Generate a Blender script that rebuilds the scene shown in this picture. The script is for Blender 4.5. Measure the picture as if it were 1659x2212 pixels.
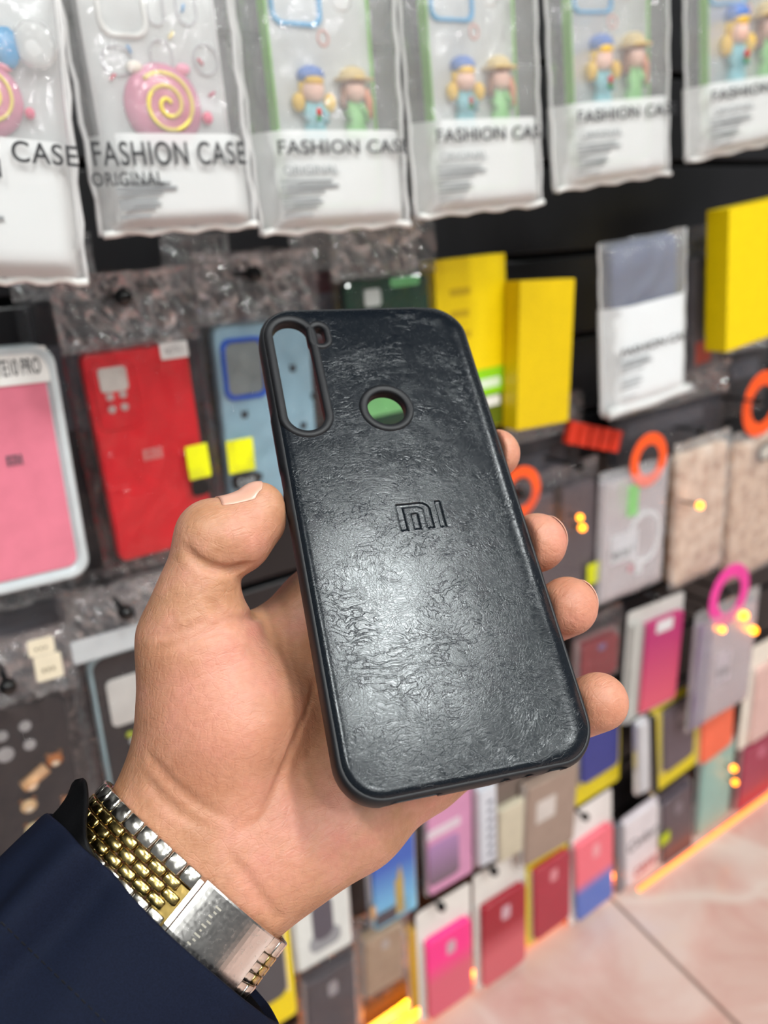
import bpy, bmesh, math, random
import numpy as np
from mathutils import Vector, Matrix, noise as mnoise
from mathutils.geometry import delaunay_2d_cdt
random.seed(7)
PI = math.pi
for o in list(bpy.data.objects): bpy.data.objects.remove(o)
scene = bpy.context.scene
COL = scene.collection

# ------------------------------------------------------------------ camera
F, CX, CY, HC = 1662.0, 829.5, 1106.0, 1.045     # focal length in pixels (1659x2212 frame), camera height
def nrm(v): v = np.array(v, float); return v/np.linalg.norm(v)
_x = nrm([2700, -756, 1662]); _d = np.array([320., 4794., 1662.]); _u = -nrm(_d - _x*np.dot(_x, _d))
RW = np.array([_x, np.cross(_u, _x), _u])         # world = RW @ (right, down, forward); X runs along the display wall, Y into it
CAMP = np.array([0, 0, HC])
cam_d = bpy.data.cameras.new('camera'); cam = bpy.data.objects.new('camera', cam_d); COL.objects.link(cam)
cam.matrix_world = Matrix(((RW[0,0], -RW[0,1], -RW[0,2], 0), (RW[1,0], -RW[1,1], -RW[1,2], 0),
                           (RW[2,0], -RW[2,1], -RW[2,2], HC), (0, 0, 0, 1)))
cam_d.sensor_fit = 'VERTICAL'; cam_d.sensor_height = 36.0; cam_d.sensor_width = 27.0
cam_d.lens = F/2212*36.0; cam_d.clip_start = 0.02; cam_d.clip_end = 50
cam_d.dof.use_dof = True; cam_d.dof.focus_distance = 0.236; cam_d.dof.aperture_fstop = 8.2
scene.camera = cam
scene.cycles.transparent_max_bounces = 24

# ------------------------------------------------------------------ light and exposure
world = bpy.data.worlds.new('world'); scene.world = world; world.use_nodes = True
world.node_tree.nodes['Background'].inputs[0].default_value = (0.98, 0.99, 1.0, 1)
world.node_tree.nodes['Background'].inputs[1].default_value = 0.17
vs = scene.view_settings
vs.view_transform = 'Standard'; vs.look = 'None'; vs.exposure = 0.0; vs.gamma = 1.0; vs.use_curve_mapping = False
LAMP_POWER = 88.0                                  # emission of the ceiling tubes
LAMPS = [(0.43, -0.90), (-0.75, -0.72), (1.95, -0.72), (-0.15, -2.0), (1.3, -2.0), (-0.9, -2.85), (0.5, -2.85), (1.9, -2.85)]  # the rear row is added out of view for more glints on the film

# ------------------------------------------------------------------ materials
def lin(c):
    if isinstance(c, str):
        c = [int(c[i:i+2], 16)/255 for i in (0, 2, 4)]
    return tuple(x/12.92 if x <= 0.04045 else ((x+0.055)/1.055)**2.4 for x in c[:3]) + (1,)
class NT:
    def __init__(s, name):
        s.m = bpy.data.materials.new(name); s.m.use_nodes = True; s.t = s.m.node_tree
        s.b = s.t.nodes['Principled BSDF']; s.o = s.t.nodes['Material Output']
    def n(s, typ, **kw):
        nd = s.t.nodes.new(typ)
        for k, v in kw.items():
            if k.startswith('_'): setattr(nd, k[1:], v)
            else: nd.inputs[k.replace('__', ' ')].default_value = v
        return nd
    def l(s, a, b): s.t.links.new(a, b)
    def coord(s, scale=1.0, kind='Object'):
        tc = s.n('ShaderNodeTexCoord'); mp = s.n('ShaderNodeMapping')
        sc = scale if isinstance(scale, tuple) else (scale,)*3
        mp.inputs['Scale'].default_value = sc; s.l(tc.outputs[kind], mp.inputs['Vector']); return mp.outputs[0]
    def bump(s, height, strength=0.3, dist=0.001, prev=None):
        b = s.n('ShaderNodeBump', Strength=strength, Distance=dist); s.l(height, b.inputs['Height'])
        if prev is not None: s.l(prev, b.inputs['Normal'])
        return b.outputs[0]
    def ramp(s, fac, stops):
        r = s.n('ShaderNodeValToRGB'); e = r.color_ramp.elements
        while len(e) < len(stops): e.new(0.5)
        for q, (p, c) in zip(e, stops): q.position = p; q.color = c if len(c) == 4 else lin(c)
        s.l(fac, r.inputs[0]); return r.outputs[0]
_mc = {}
def mat(col, rough=0.45, metal=0.0, spec=0.5, nz=0.06, emit=0.0, scale=60.0, coat=0.0):
    """plain coloured surface with slight tonal mottling"""
    key = (str(col), rough, metal, spec, nz, emit, scale, coat)
    if key in _mc: return _mc[key]
    t = NT('surface_%d' % len(_mc)); c = lin(col)
    v = t.coord(scale); no = t.n('ShaderNodeTexNoise', Scale=1.0, Detail=3.0); t.l(v, no.inputs['Vector'])
    lo = tuple(x*(1-nz) for x in c[:3]) + (1,); hi = tuple(min(1, x*(1+nz)) for x in c[:3]) + (1,)
    t.l(t.ramp(no.outputs['Fac'], [(0.3, lo), (0.7, hi)]), t.b.inputs['Base Color'])
    t.b.inputs['Roughness'].default_value = rough; t.b.inputs['Metallic'].default_value = metal
    t.b.inputs['Specular IOR Level'].default_value = spec; t.b.inputs['Coat Weight'].default_value = coat
    if emit: t.b.inputs['Emission Color'].default_value = c; t.b.inputs['Emission Strength'].default_value = emit
    _mc[key] = t.m; return t.m
def grad(c0, c1, z0, z1, rough=0.4, axis=2, mid=None):
    """two-tone dyed plastic, colour runs along one axis of the thing"""
    key = ('g', c0, c1, round(z0, 4), round(z1, 4), rough, axis, mid)
    if key in _mc: return _mc[key]
    t = NT('dyed_%d' % len(_mc)); v = t.coord(1.0); sx = t.n('ShaderNodeSeparateXYZ'); t.l(v, sx.inputs[0])
    mr = t.n('ShaderNodeMapRange'); mr.inputs[1].default_value = z0; mr.inputs[2].default_value = z1
    t.l(sx.outputs[axis], mr.inputs[0])
    st = [(0.0, c0), (1.0, c1)] if mid is None else [(0.0, c0), (0.5, mid), (1.0, c1)]
    t.l(t.ramp(mr.outputs[0], st), t.b.inputs['Base Color']); t.b.inputs['Roughness'].default_value = rough
    _mc[key] = t.m; return t.m
def film_mat(tint='ffffff', opac=0.10, bump=0.5, scale=90.0, rough=0.08, gloss=0.35, mul=0.45):
    key = ('f', tint, opac, bump, scale, rough, gloss, mul)
    if key in _mc: return _mc[key]
    t = NT('plastic_film_%d' % len(_mc)); t.t.nodes.remove(t.b)
    v = t.coord((scale, scale, scale*0.45)); no = t.n('ShaderNodeTexNoise', Scale=1.0, Detail=3.0, Distortion=1.2); t.l(v, no.inputs['Vector'])
    nr = t.bump(no.outputs['Fac'], bump, 0.0055)
    tr = t.n('ShaderNodeBsdfTransparent'); df = t.n('ShaderNodeBsdfDiffuse', Color=lin(tint)); gl = t.n('ShaderNodeBsdfGlossy', Color=(1, 1, 1, 1), Roughness=rough)
    t.l(nr, gl.inputs['Normal'])
    m1 = t.n('ShaderNodeMixShader', Fac=opac); t.l(tr.outputs[0], m1.inputs[1]); t.l(df.outputs[0], m1.inputs[2])
    lw = t.n('ShaderNodeLayerWeight', Blend=gloss); t.l(nr, lw.inputs['Normal'])
    mu = t.n('ShaderNodeMath', _operation='MULTIPLY'); mu.inputs[1].default_value = mul; t.l(lw.outputs['Fresnel'], mu.inputs[0])
    m2 = t.n('ShaderNodeMixShader'); t.l(mu.outputs[0], m2.inputs[0]); t.l(m1.outputs[0], m2.inputs[1]); t.l(gl.outputs[0], m2.inputs[2])
    t.l(m2.outputs[0], t.o.inputs['Surface']); _mc[key] = t.m; return t.m

FILM = film_mat(opac=0.008, bump=1.0); FILM_GREY = film_mat('c8c8d0', 0.03, 1.0, 120.0); FROST = film_mat('f0f2f2', 0.66, 0.25, 60.0, 0.25, 0.2)
FILM_TOP = film_mat('dcdce0', 0.05, 0.12, 60.0, 0.11, 0.45, 0.85)
BAGCLEAR = film_mat('ffffff', 0.16, 0.7, 70.0, 0.10, 0.4)
BLACK = mat('0c0c0e', 0.4); WHITE = mat('e9e9e6', 0.5); INK = mat('2a2b2e', 0.6); YEL = mat('f2d500', 0.4); LIME = mat('e6e800', 0.45)
CLEARTPU = film_mat('eef0f0', 0.6, 0.15, 30.0, 0.15, 0.3)

# ------------------------------------------------------------------ mesh helpers
def cam2w(p): return CAMP + RW @ np.asarray(p, float)
def pcam(x, y, z): return np.array([(x-CX)/F*z, (y-CY)/F*z, z])
def onwall(p, D):
    r = RW @ np.array([(p[0]-CX)/F, (p[1]-CY)/F, 1.0]); return CAMP + r*(D/r[1])
def tag(o, label=None, cat=None, group=None, kind=None):
    if label: o['label'] = label
    if cat: o['category'] = cat
    if group: o['group'] = group
    if kind: o['kind'] = kind
    return o
def mk(name, verts, faces, m, parent=None, smooth=False):
    me = bpy.data.meshes.new(name); me.from_pydata([tuple(v) for v in verts], [], [tuple(f) for f in faces]); me.update()
    if smooth: me.polygons.foreach_set('use_smooth', [True]*len(me.polygons))
    o = bpy.data.objects.new(name, me); COL.objects.link(o)
    if m: me.materials.append(m)
    if parent is not None: o.parent = parent
    return o
def empty(name, mw=None):
    o = bpy.data.objects.new(name, None); COL.objects.link(o); o.empty_display_size = 0.02
    if mw is not None: o.matrix_world = mw
    return o
def rr(x0, z0, x1, z1, r, n=5):
    """rounded rectangle loop, counter-clockwise seen from the front (-Y)"""
    r = min(r, (x1-x0)/2-1e-6, (z1-z0)/2-1e-6); L = []
    for cx, cz, a in ((x1-r, z0+r, -90), (x1-r, z1-r, 0), (x0+r, z1-r, 90), (x0+r, z0+r, 180)):
        for k in range(n+1):
            t = math.radians(a+90*k/n); L.append((cx+r*math.cos(t), cz+r*math.sin(t)))
    return L
def loft(name, loops, m, parent, capA=True, capB=True, smooth=False, closed=False):
    """stack of equal-length 3d loops"""
    n = len(loops[0]); V = [p for L in loops for p in L]; Fc = []
    K = len(loops); rng = K if closed else K-1
    for i in range(rng):
        j = (i+1) % K
        for k in range(n):
            a, b = i*n+k, i*n+(k+1) % n; c, d = j*n+(k+1) % n, j*n+k
            Fc.append((a, b, c, d))
    if not closed:
        if capA: Fc.append(tuple(range(n-1, -1, -1)))
        if capB: Fc.append(tuple(range((K-1)*n, K*n)))
    return mk(name, V, Fc, m, parent, smooth)
def inset(L, d):
    cx = sum(p[0] for p in L)/len(L); cz = sum(p[1] for p in L)/len(L)
    x0, x1 = min(p[0] for p in L), max(p[0] for p in L); z0, z1 = min(p[1] for p in L), max(p[1] for p in L)
    sx = 1-2*d/max(1e-6, x1-x0); sz = 1-2*d/max(1e-6, z1-z0); mx, mz = (x0+x1)/2, (z0+z1)/2
    return [(mx+(p[0]-mx)*sx, mz+(p[1]-mz)*sz) for p in L]
def slab(name, x0, z0, x1, z1, y0, y1, r, m, parent, ch=0.0008):
    """rounded plate; y0 = front (towards the room), y1 = back"""
    L = rr(x0, z0, x1, z1, r); Li = inset(L, ch)
    return loft(name, [[(x, y1, z) for x, z in L], [(x, y0+ch, z) for x, z in L], [(x, y0+ch*0.3, z) for x, z in inset(L, ch*0.4)], [(x, y0, z) for x, z in Li]][::-1], m, parent)
def frame(name, x0, z0, x1, z1, y0, y1, r, w, m, parent):
    """rounded rectangular ring"""
    A = rr(x0, z0, x1, z1, r); B = inset(A, w); C = inset(A, w*0.25); Dd = inset(A, w*0.75); ym = y0+min(w*0.3, (y1-y0)*0.5)
    return loft(name, [[(x, y1, z) for x, z in A], [(x, ym, z) for x, z in A], [(x, y0, z) for x, z in C], [(x, y0, z) for x, z in Dd], [(x, ym, z) for x, z in B], [(x, y1, z) for x, z in B]][::-1], m, parent, closed=True)
def disc(name, x, z, rx, rz, y0, y1, m, parent, n=20, dome=0.0):
    L = [(math.cos(2*PI*k/n), math.sin(2*PI*k/n)) for k in range(n)]
    loops = [[(x+rx*a, y1, z+rz*b) for a, b in L], [(x+rx*a, y0, z+rz*b) for a, b in L]]
    if dome:
        for q in (0.92, 0.75, 0.5, 0.2): loops.append([(x+rx*q*a, y0-dome*math.sqrt(1-q*q), z+rz*q*b) for a, b in L])
    return loft(name, loops[::-1], m, parent, smooth=bool(dome))
def ball(name, x, y, z, rx, ry, rz, m, parent, n=14):
    loops = []
    for i in range(1, n//2+1):
        t = PI*i/(n//2+1); loops.append([(x+rx*math.sin(t)*math.cos(2*PI*k/n), y+ry*math.sin(t)*math.sin(2*PI*k/n), z+rz*math.cos(t)) for k in range(n)])
    return loft(name, loops, m, parent, smooth=True)
def tube(name, pts, r, m, parent, n=8, cap=True, rf=None):
    P = [np.array(p, float) for p in pts]; loops = []; up = np.array([0.13, 0.31, 0.94])
    for i, p in enumerate(P):
        t = nrm(P[min(i+1, len(P)-1)]-P[max(i-1, 0)]); a = nrm(np.cross(up, t)); b = np.cross(t, a)
        q = r if rf is None else rf(i/(len(P)-1))*r
        loops.append([tuple(p+q*(math.cos(2*PI*k/n)*a+math.sin(2*PI*k/n)*b)) for k in range(n)])
    return loft(name, loops, m, parent, cap, cap, True)
def text(name, s, x0, z0, x1, z1, y, m, parent, depth=0.00015, shear=0.0, font_space=1.0):
    c = bpy.data.curves.new(name, 'FONT'); c.body = s; c.extrude = 0.0; c.space_character = font_space; c.shear = shear; c.offset = 0.014
    o = bpy.data.objects.new(name, c); COL.objects.link(o); bpy.context.view_layer.update()
    me = bpy.data.meshes.new_from_object(o.evaluated_get(bpy.context.evaluated_depsgraph_get())); bpy.data.objects.remove(o)
    V = [v.co.copy() for v in me.vertices]; a, b = min(v.x for v in V), max(v.x for v in V); c0, d0 = min(v.y for v in V), max(v.y for v in V)
    for v in me.vertices: v.co = Vector((x0+(v.co.x-a)/(b-a)*(x1-x0), y-depth, z0+(v.co.y-c0)/(d0-c0)*(z1-z0)))
    me.materials.clear(); me.materials.append(m)
    o = bpy.data.objects.new(name, me); COL.objects.link(o); o.parent = parent; return o

# ------------------------------------------------------------------ the setting
WY = 0.70
def struct(o): o['kind'] = 'structure'; return o
wall = empty('wall_back'); struct(wall)
slatm = mat('17171a', 0.35, nz=0.2, scale=8)
mk('groove_backing', [(-0.9, WY+0.02, 0), (2.6, WY+0.02, 0), (2.6, WY+0.02, 2.65), (-0.9, WY+0.02, 2.65)], [(0, 1, 2, 3)], mat('060607', 0.7), wall)
_sl = None
for k in range(26):
    z = 0.01+k*0.1015
    if _sl is None:
        b = slab('slat', -0.9, 0, 2.6, 0.094, WY, WY+0.018, 0.003, slatm, wall, 0.002); _sl = b
    else:
        b = _sl.copy(); COL.objects.link(b); b.parent = wall
    b.location.z = z
# floor tiles: one joint runs obliquely away from the wall
floor = empty('floor'); struct(floor)
def onfloor(p, z=0.0):
    r = RW @ np.array([(p[0]-CX)/F, (p[1]-CY)/F, 1.0]); return CAMP + r*((z-HC)/r[2])
ga, gb = onfloor((1340, 1960)), onfloor((1590, 2210))
def tile_mat():
    t = NT('pink_marble_tile'); v = t.coord(1.0, 'Object')
    n1 = t.n('ShaderNodeTexNoise', Scale=5.0, Detail=6.0, Roughness=0.6, Distortion=0.8); t.l(v, n1.inputs['Vector'])
    c = t.ramp(n1.outputs['Fac'], [(0.30, 'c4968b'), (0.48, 'd0aea3'), (0.60, 'd8c0b6'), (0.75, 'd6c2bd')])
    n2 = t.n('ShaderNodeTexVoronoi', Scale=2.1, _feature='DISTANCE_TO_EDGE'); n3 = t.n('ShaderNodeTexNoise', Scale=4.0, Detail=2.0)
    t.l(v, n3.inputs['Vector']); mx = t.n('ShaderNodeMixRGB', Fac=0.12); t.l(v, mx.inputs[1]); t.l(n3.outputs['Color'], mx.inputs[2]); t.l(mx.outputs[0], n2.inputs['Vector'])
    vr = t.ramp(n2.outputs['Distance'], [(0.0, (1, 1, 1, 1)), (0.022, (0, 0, 0, 1))])
    m2 = t.n('ShaderNodeMixRGB'); m2.inputs[2].default_value = lin('dac8be'); t.l(c, m2.inputs[1]); t.l(vr, m2.inputs[0]); t.l(m2.outputs[0], t.b.inputs['Base Color'])
    t.b.inputs['Roughness'].default_value = 0.16; return t.m
TILE = tile_mat()
mk('grout_bed', [(-0.9, -2.6, -0.004), (2.6, -2.6, -0.004), (2.6, WY+0.02, -0.004), (-0.9, WY+0.02, -0.004)], [(0, 1, 2, 3)], mat('8a7468', 0.8), floor)
dv = nrm((gb-ga)[:2]); pv = np.array([-dv[1], dv[0]]); TS = 0.6
_t0 = None
for i in range(-3, 5):
    for j in range(-5, 5):
        o2 = ga[:2] + dv*(TS*j-0.27) + pv*(TS*i)
        c = o2 + dv*TS/2 + pv*TS/2
        if not (-1.2 < c[0] < 2.9 and -2.3 < c[1] < WY+0.25): continue
        if _t0 is None:
            g = 0.003
            L = rr(g, g, TS-g, TS-g, 0.002, 2)
            _t0 = loft('tile', [[(x, y, -0.02) for x, y in L], [(x, y, -0.001) for x, y in L], [(x, y, 0) for x, y in inset(L, 0.001)]], TILE, floor); b = _t0
        else:
            b = _t0.copy(); COL.objects.link(b); b.parent = floor
        b.matrix_world = Matrix.Translation((o2[0], o2[1], 0)) @ Matrix.Rotation(math.atan2(dv[1], dv[0]), 4, 'Z')
ceil = mk('ceiling', [(-1.6, -3.2, 2.7), (3.2, -3.2, 2.7), (3.2, WY+0.02, 2.7), (-1.6, WY+0.02, 2.7)], [(3, 2, 1, 0)], mat('3c3c3e', 0.8), None); struct(ceil)
def ceiling_lamp(x, y, label):
    e = empty('ceiling_light', Matrix.Translation((x, y, 2.7))); tag(e, label, 'lamp', 'ceiling tube lights')
    mk('housing', [(sx*0.10, sy*0.30, z) for z in (0, -0.05) for sx, sy in ((-1, -1), (1, -1), (1, 1), (-1, 1))], [(0, 1, 2, 3), (7, 6, 5, 4), (0, 4, 5, 1), (1, 5, 6, 2), (2, 6, 7, 3), (3, 7, 4, 0)], WHITE, e)
    L = [(0.085*math.cos(a), -0.05-0.02*math.sin(a)) for a in [PI*k/8 for k in range(9)]]
    loft('diffuser', [[(px_, yy, pz) for px_, pz in L] for yy in (-0.28, 0.28)], mat('fafdfb', 0.5, emit=LAMP_POWER, nz=0.0), e)
for (x, y), s in zip(LAMPS, ('above the held case', 'at the left end of the wall', 'at the right end of the wall', 'far left behind the camera', 'far right behind the camera', 'in the added rear row, left', 'in the added rear row, middle', 'in the added rear row, right')):
    ceiling_lamp(x, y, 'white ceiling tube light ' + s)

# ------------------------------------------------------------------ the held phone case
_q = np.array([[554, 671], [981, 660], [1308, 1627], [765, 1738]], float)
_A = []
for (u, v), (x, y) in zip(((0, 0), (1, 0), (1, 1), (0, 1)), _q):
    _A.append([u, v, 1, 0, 0, 0, -x*u, -x*v, -x]); _A.append([0, 0, 0, u, v, 1, -y*u, -y*v, -y])
_h = np.linalg.svd(np.array(_A))[2][-1].reshape(3, 3)
_M = np.linalg.inv(np.array([[F, 0, CX], [0, F, CY], [0, 0, 1]])) @ _h
if _M[2, 2] < 0: _M = -_M
_M *= 0.076/np.linalg.norm(_M[:, 0])
KU = nrm(_M[:, 0]); KV = nrm(_M[:, 1]-KU*np.dot(KU, _M[:, 1])); KN = -np.cross(KU, KV)   # right, down the case, towards the viewer
KO = _M @ np.array([.5, .5, 1]); KW, KL = 0.076, float(np.linalg.norm(_M[:, 1]))
def case_local(x, y):
    r = np.array([(x-CX)/F, (y-CY)/F, 1.0]); t = np.dot(KO, KN)/np.dot(r, KN); p = r*t-KO
    return np.array([np.dot(p, KU), -np.dot(p, KV)])
_a, _b, _c, _o = RW@KU, RW@(-KV), RW@KN, cam2w(KO)
KMW = Matrix(((_a[0], _b[0], _c[0], _o[0]), (_a[1], _b[1], _c[1], _o[1]), (_a[2], _b[2], _c[2], _o[2]), (0, 0, 0, 1)))
held = empty('phone_case', KMW)
tag(held, 'black leather phone case with debossed logo, held up in the hand', 'phone case')
def leather():
    t = NT('black_leather'); v = t.coord(1.0)
    nw = t.n('ShaderNodeTexNoise', Scale=45.0, Detail=3.0); t.l(v, nw.inputs['Vector'])
    mx = t.n('ShaderNodeMixRGB', Fac=0.018); t.l(v, mx.inputs[1]); t.l(nw.outputs['Color'], mx.inputs[2])
    def cracks(sx, sy, w):
        mp = t.n('ShaderNodeMapping'); mp.inputs['Scale'].default_value = (sx, sy, sx); t.l(mx.outputs[0], mp.inputs[0])
        vo = t.n('ShaderNodeTexVoronoi', Scale=1.0, _feature='DISTANCE_TO_EDGE'); t.l(mp.outputs[0], vo.inputs['Vector'])
        mr = t.n('ShaderNodeMapRange', _interpolation_type='SMOOTHSTEP'); mr.inputs[2].default_value = w; t.l(vo.outputs['Distance'], mr.inputs[0]); return mr.outputs[0]
    n0 = t.n('ShaderNodeTexNoise', Scale=55.0, Detail=3.0, Distortion=0.6); mp0 = t.n('ShaderNodeMapping'); mp0.inputs['Scale'].default_value = (0.75, 1.3, 1); t.l(v, mp0.inputs[0]); t.l(mp0.outputs[0], n0.inputs['Vector'])
    msk = t.ramp(n0.outputs['Fac'], [(0.40, (0, 0, 0, 1)), (0.62, (1, 1, 1, 1))])
    n1 = t.n('ShaderNodeTexNoise', Scale=900.0, Detail=3.0, Distortion=1.0); t.l(mx.outputs[0], n1.inputs['Vector'])
    b = None
    nr_ = t.n('ShaderNodeTexNoise', Scale=1.0, Detail=3.0, Roughness=0.45, Distortion=0.7); mpr = t.n('ShaderNodeMapping'); mpr.inputs['Scale'].default_value = (230, 520, 300); mpr.inputs['Rotation'].default_value = (0, 0, 0.12); t.l(mx.outputs[0], mpr.inputs[0]); t.l(mpr.outputs[0], nr_.inputs['Vector'])
    sb = t.n('ShaderNodeMath', _operation='SUBTRACT'); sb.inputs[1].default_value = 0.5; t.l(nr_.outputs['Fac'], sb.inputs[0]); ab_ = t.n('ShaderNodeMath', _operation='ABSOLUTE'); t.l(sb.outputs[0], ab_.inputs[0])
    mr1 = t.n('ShaderNodeMapRange', _interpolation_type='SMOOTHSTEP'); mr1.inputs[2].default_value = 0.055; t.l(ab_.outputs[0], mr1.inputs[0]); c1 = mr1.outputs[0]; mm = t.n('ShaderNodeMixRGB'); mm.inputs[1].default_value = (1, 1, 1, 1); t.l(msk, mm.inputs[0]); t.l(c1, mm.inputs[2])
    b = t.bump(mm.outputs[0], 0.6, 0.00007, b)
    b = t.bump(cracks(900, 1300, 0.10), 0.5, 0.000012, b)
    b = t.bump(n1.outputs['Fac'], 0.4, 0.000025, b)
    t.l(b, t.b.inputs['Normal'])
    t.b.inputs['Base Color'].default_value = lin('10151b'); t.b.inputs['Specular Tint'].default_value = (0.95, 0.985, 1.0, 1); t.b.inputs['Specular IOR Level'].default_value = 0.42
    rr_ = t.ramp(n1.outputs['Fac'], [(0.35, (0.20,)*3+(1,)), (0.7, (0.29,)*3+(1,))]); t.l(rr_, t.b.inputs['Roughness'])
    return t.m
LEATHER = leather()
RUBBER = mat('0d0f14', 0.55, nz=0.1, scale=300)
# outline and openings in the case's own metres
def rr2(hw, hl, r, n=10): return rr(-hw, -hl, hw, hl, r, n)
def pill(p, q, r, n=14):
    p, q = np.array(p), np.array(q); d = nrm(q-p); a0 = math.atan2(d[1], d[0]); L = []
    for c, s in ((q, -PI/2), (p, PI/2)):
        for k in range(n+1):
            t = a0+s+PI*k/n; L.append((c[0]+r*math.cos(t), c[1]+r*math.sin(t)))
    return L
def Z(zx, zy): return case_local(520+zx*600/1659, 640+zy*600/1659)     # read off an enlargement
cl, crr = (Z(188, 260)+Z(270, 640))/2, (Z(402, 260)+Z(505, 640))/2
cam_r = float(np.linalg.norm(crr-cl))/2*0.98
cam_mid_x = float((cl[0]+crr[0])/2)
cam_top, cam_bot = float(Z(295, 152)[1]), float(Z(425, 800)[1])
CP = (cam_mid_x, cam_top-cam_r); CQ = (cam_mid_x, cam_bot+cam_r)
FP, FQ = Z(464, 208), Z(476, 258); fl_r = float(np.linalg.norm(Z(492, 240)-Z(428, 240)))/2
FQ = np.array([FP[0], FQ[1]]); FP = np.array([FP[0], FP[1]])
fc = (Z(757, 660)+Z(985, 660))/2; fcr = float(np.linalg.norm(Z(985, 660)-Z(757, 660)))/2
fc = np.array([fc[0], float((Z(870, 570)[1]+Z(870, 765)[1])/2)])
lip = 0.0030
def sd_pill(x, y, p, q, r):
    px_, py_ = x-p[0], y-p[1]; dx, dy = q[0]-p[0], q[1]-p[1]; t = max(0, min(1, (px_*dx+py_*dy)/(dx*dx+dy*dy+1e-12)))
    return math.hypot(px_-dx*t, py_-dy*t)-r
# logo glyph outlines
g0, g1, g2 = case_local(864, 1146+2), case_local(967, 1140), case_local(863, 1088)
gw, gh = float(np.linalg.norm(g1-g0))*0.97, float(g2[1]-g0[1])
def G(pts): return [(g0[0]+0.0005+x*gw, g0[1]+y*gh) for x, y in pts]
def arc(cx, cy, r, rv, a0, a1, n=5): return [(cx+r*math.cos(math.radians(a0+(a1-a0)*k/n)), cy+rv*math.sin(math.radians(a0+(a1-a0)*k/n))) for k in range(n+1)]
gl_m = G([(0, 0), (0.16, 0), (0.16, 0.80)] + arc(0.47, 0.66, 0.10, 0.14, 90, 0) + [(0.57, 0), (0.74, 0)] + arc(0.50, 0.70, 0.24, 0.30, 0, 90) + [(0, 1)])
gl_n = G([(0.28, 0), (0.45, 0), (0.45, 0.62), (0.28, 0.62)]); gl_i = G([(0.85, 0), (1, 0), (1, 1), (0.85, 1)])
def in_poly(x, y, P):
    c = False; n = len(P)
    for i in range(n):
        x1, y1 = P[i]; x2, y2 = P[(i+1) % n]
        if (y1 > y) != (y2 > y) and x < (x2-x1)*(y-y1)/(y2-y1)+x1: c = not c
    return c
def d_poly(x, y, P):
    d = 9
    for i in range(len(P)):
        x1, y1 = P[i]; x2, y2 = P[(i+1) % len(P)]; dx, dy = x2-x1, y2-y1
        t = max(0, min(1, ((x-x1)*dx+(y-y1)*dy)/(dx*dx+dy*dy))); d = min(d, math.hypot(x-x1-dx*t, y-y1-dy*t))
    return d
HWc, HLc, RCc = KW/2, KL/2, 0.0115
def sd_out(x, y):
    qx, qy = abs(x)-HWc+RCc, abs(y)-HLc+RCc
    return math.hypot(max(qx, 0), max(qy, 0))+min(max(qx, qy), 0)-RCc
def edge_drop(x, y):
    d = -sd_out(x, y); wr = 0.0022 + 0.0035*max(0, min(1, (x-0.02)/0.015)) + 0.002*max(0, min(1, (y-0.06)/0.02))
    dp = 0.0010 + 0.0012*max(0, min(1, (x-0.02)/0.015))
    if d >= wr: return 0.0
    q = 1-max(d, 0)/wr; return -dp*q*q
def top_h(x, y):
    h = edge_drop(x, y)
    h += 0.00009*mnoise.noise(Vector((x*45, y*38, 3.1)))+0.00004*mnoise.noise(Vector((x*110, y*90, 7.7)))
    for P in (gl_m, gl_n, gl_i):
        if in_poly(x, y, P): s = min(1, d_poly(x, y, P)/0.00045); h -= 0.0006*s*s*(3-2*s)
    return h
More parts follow.
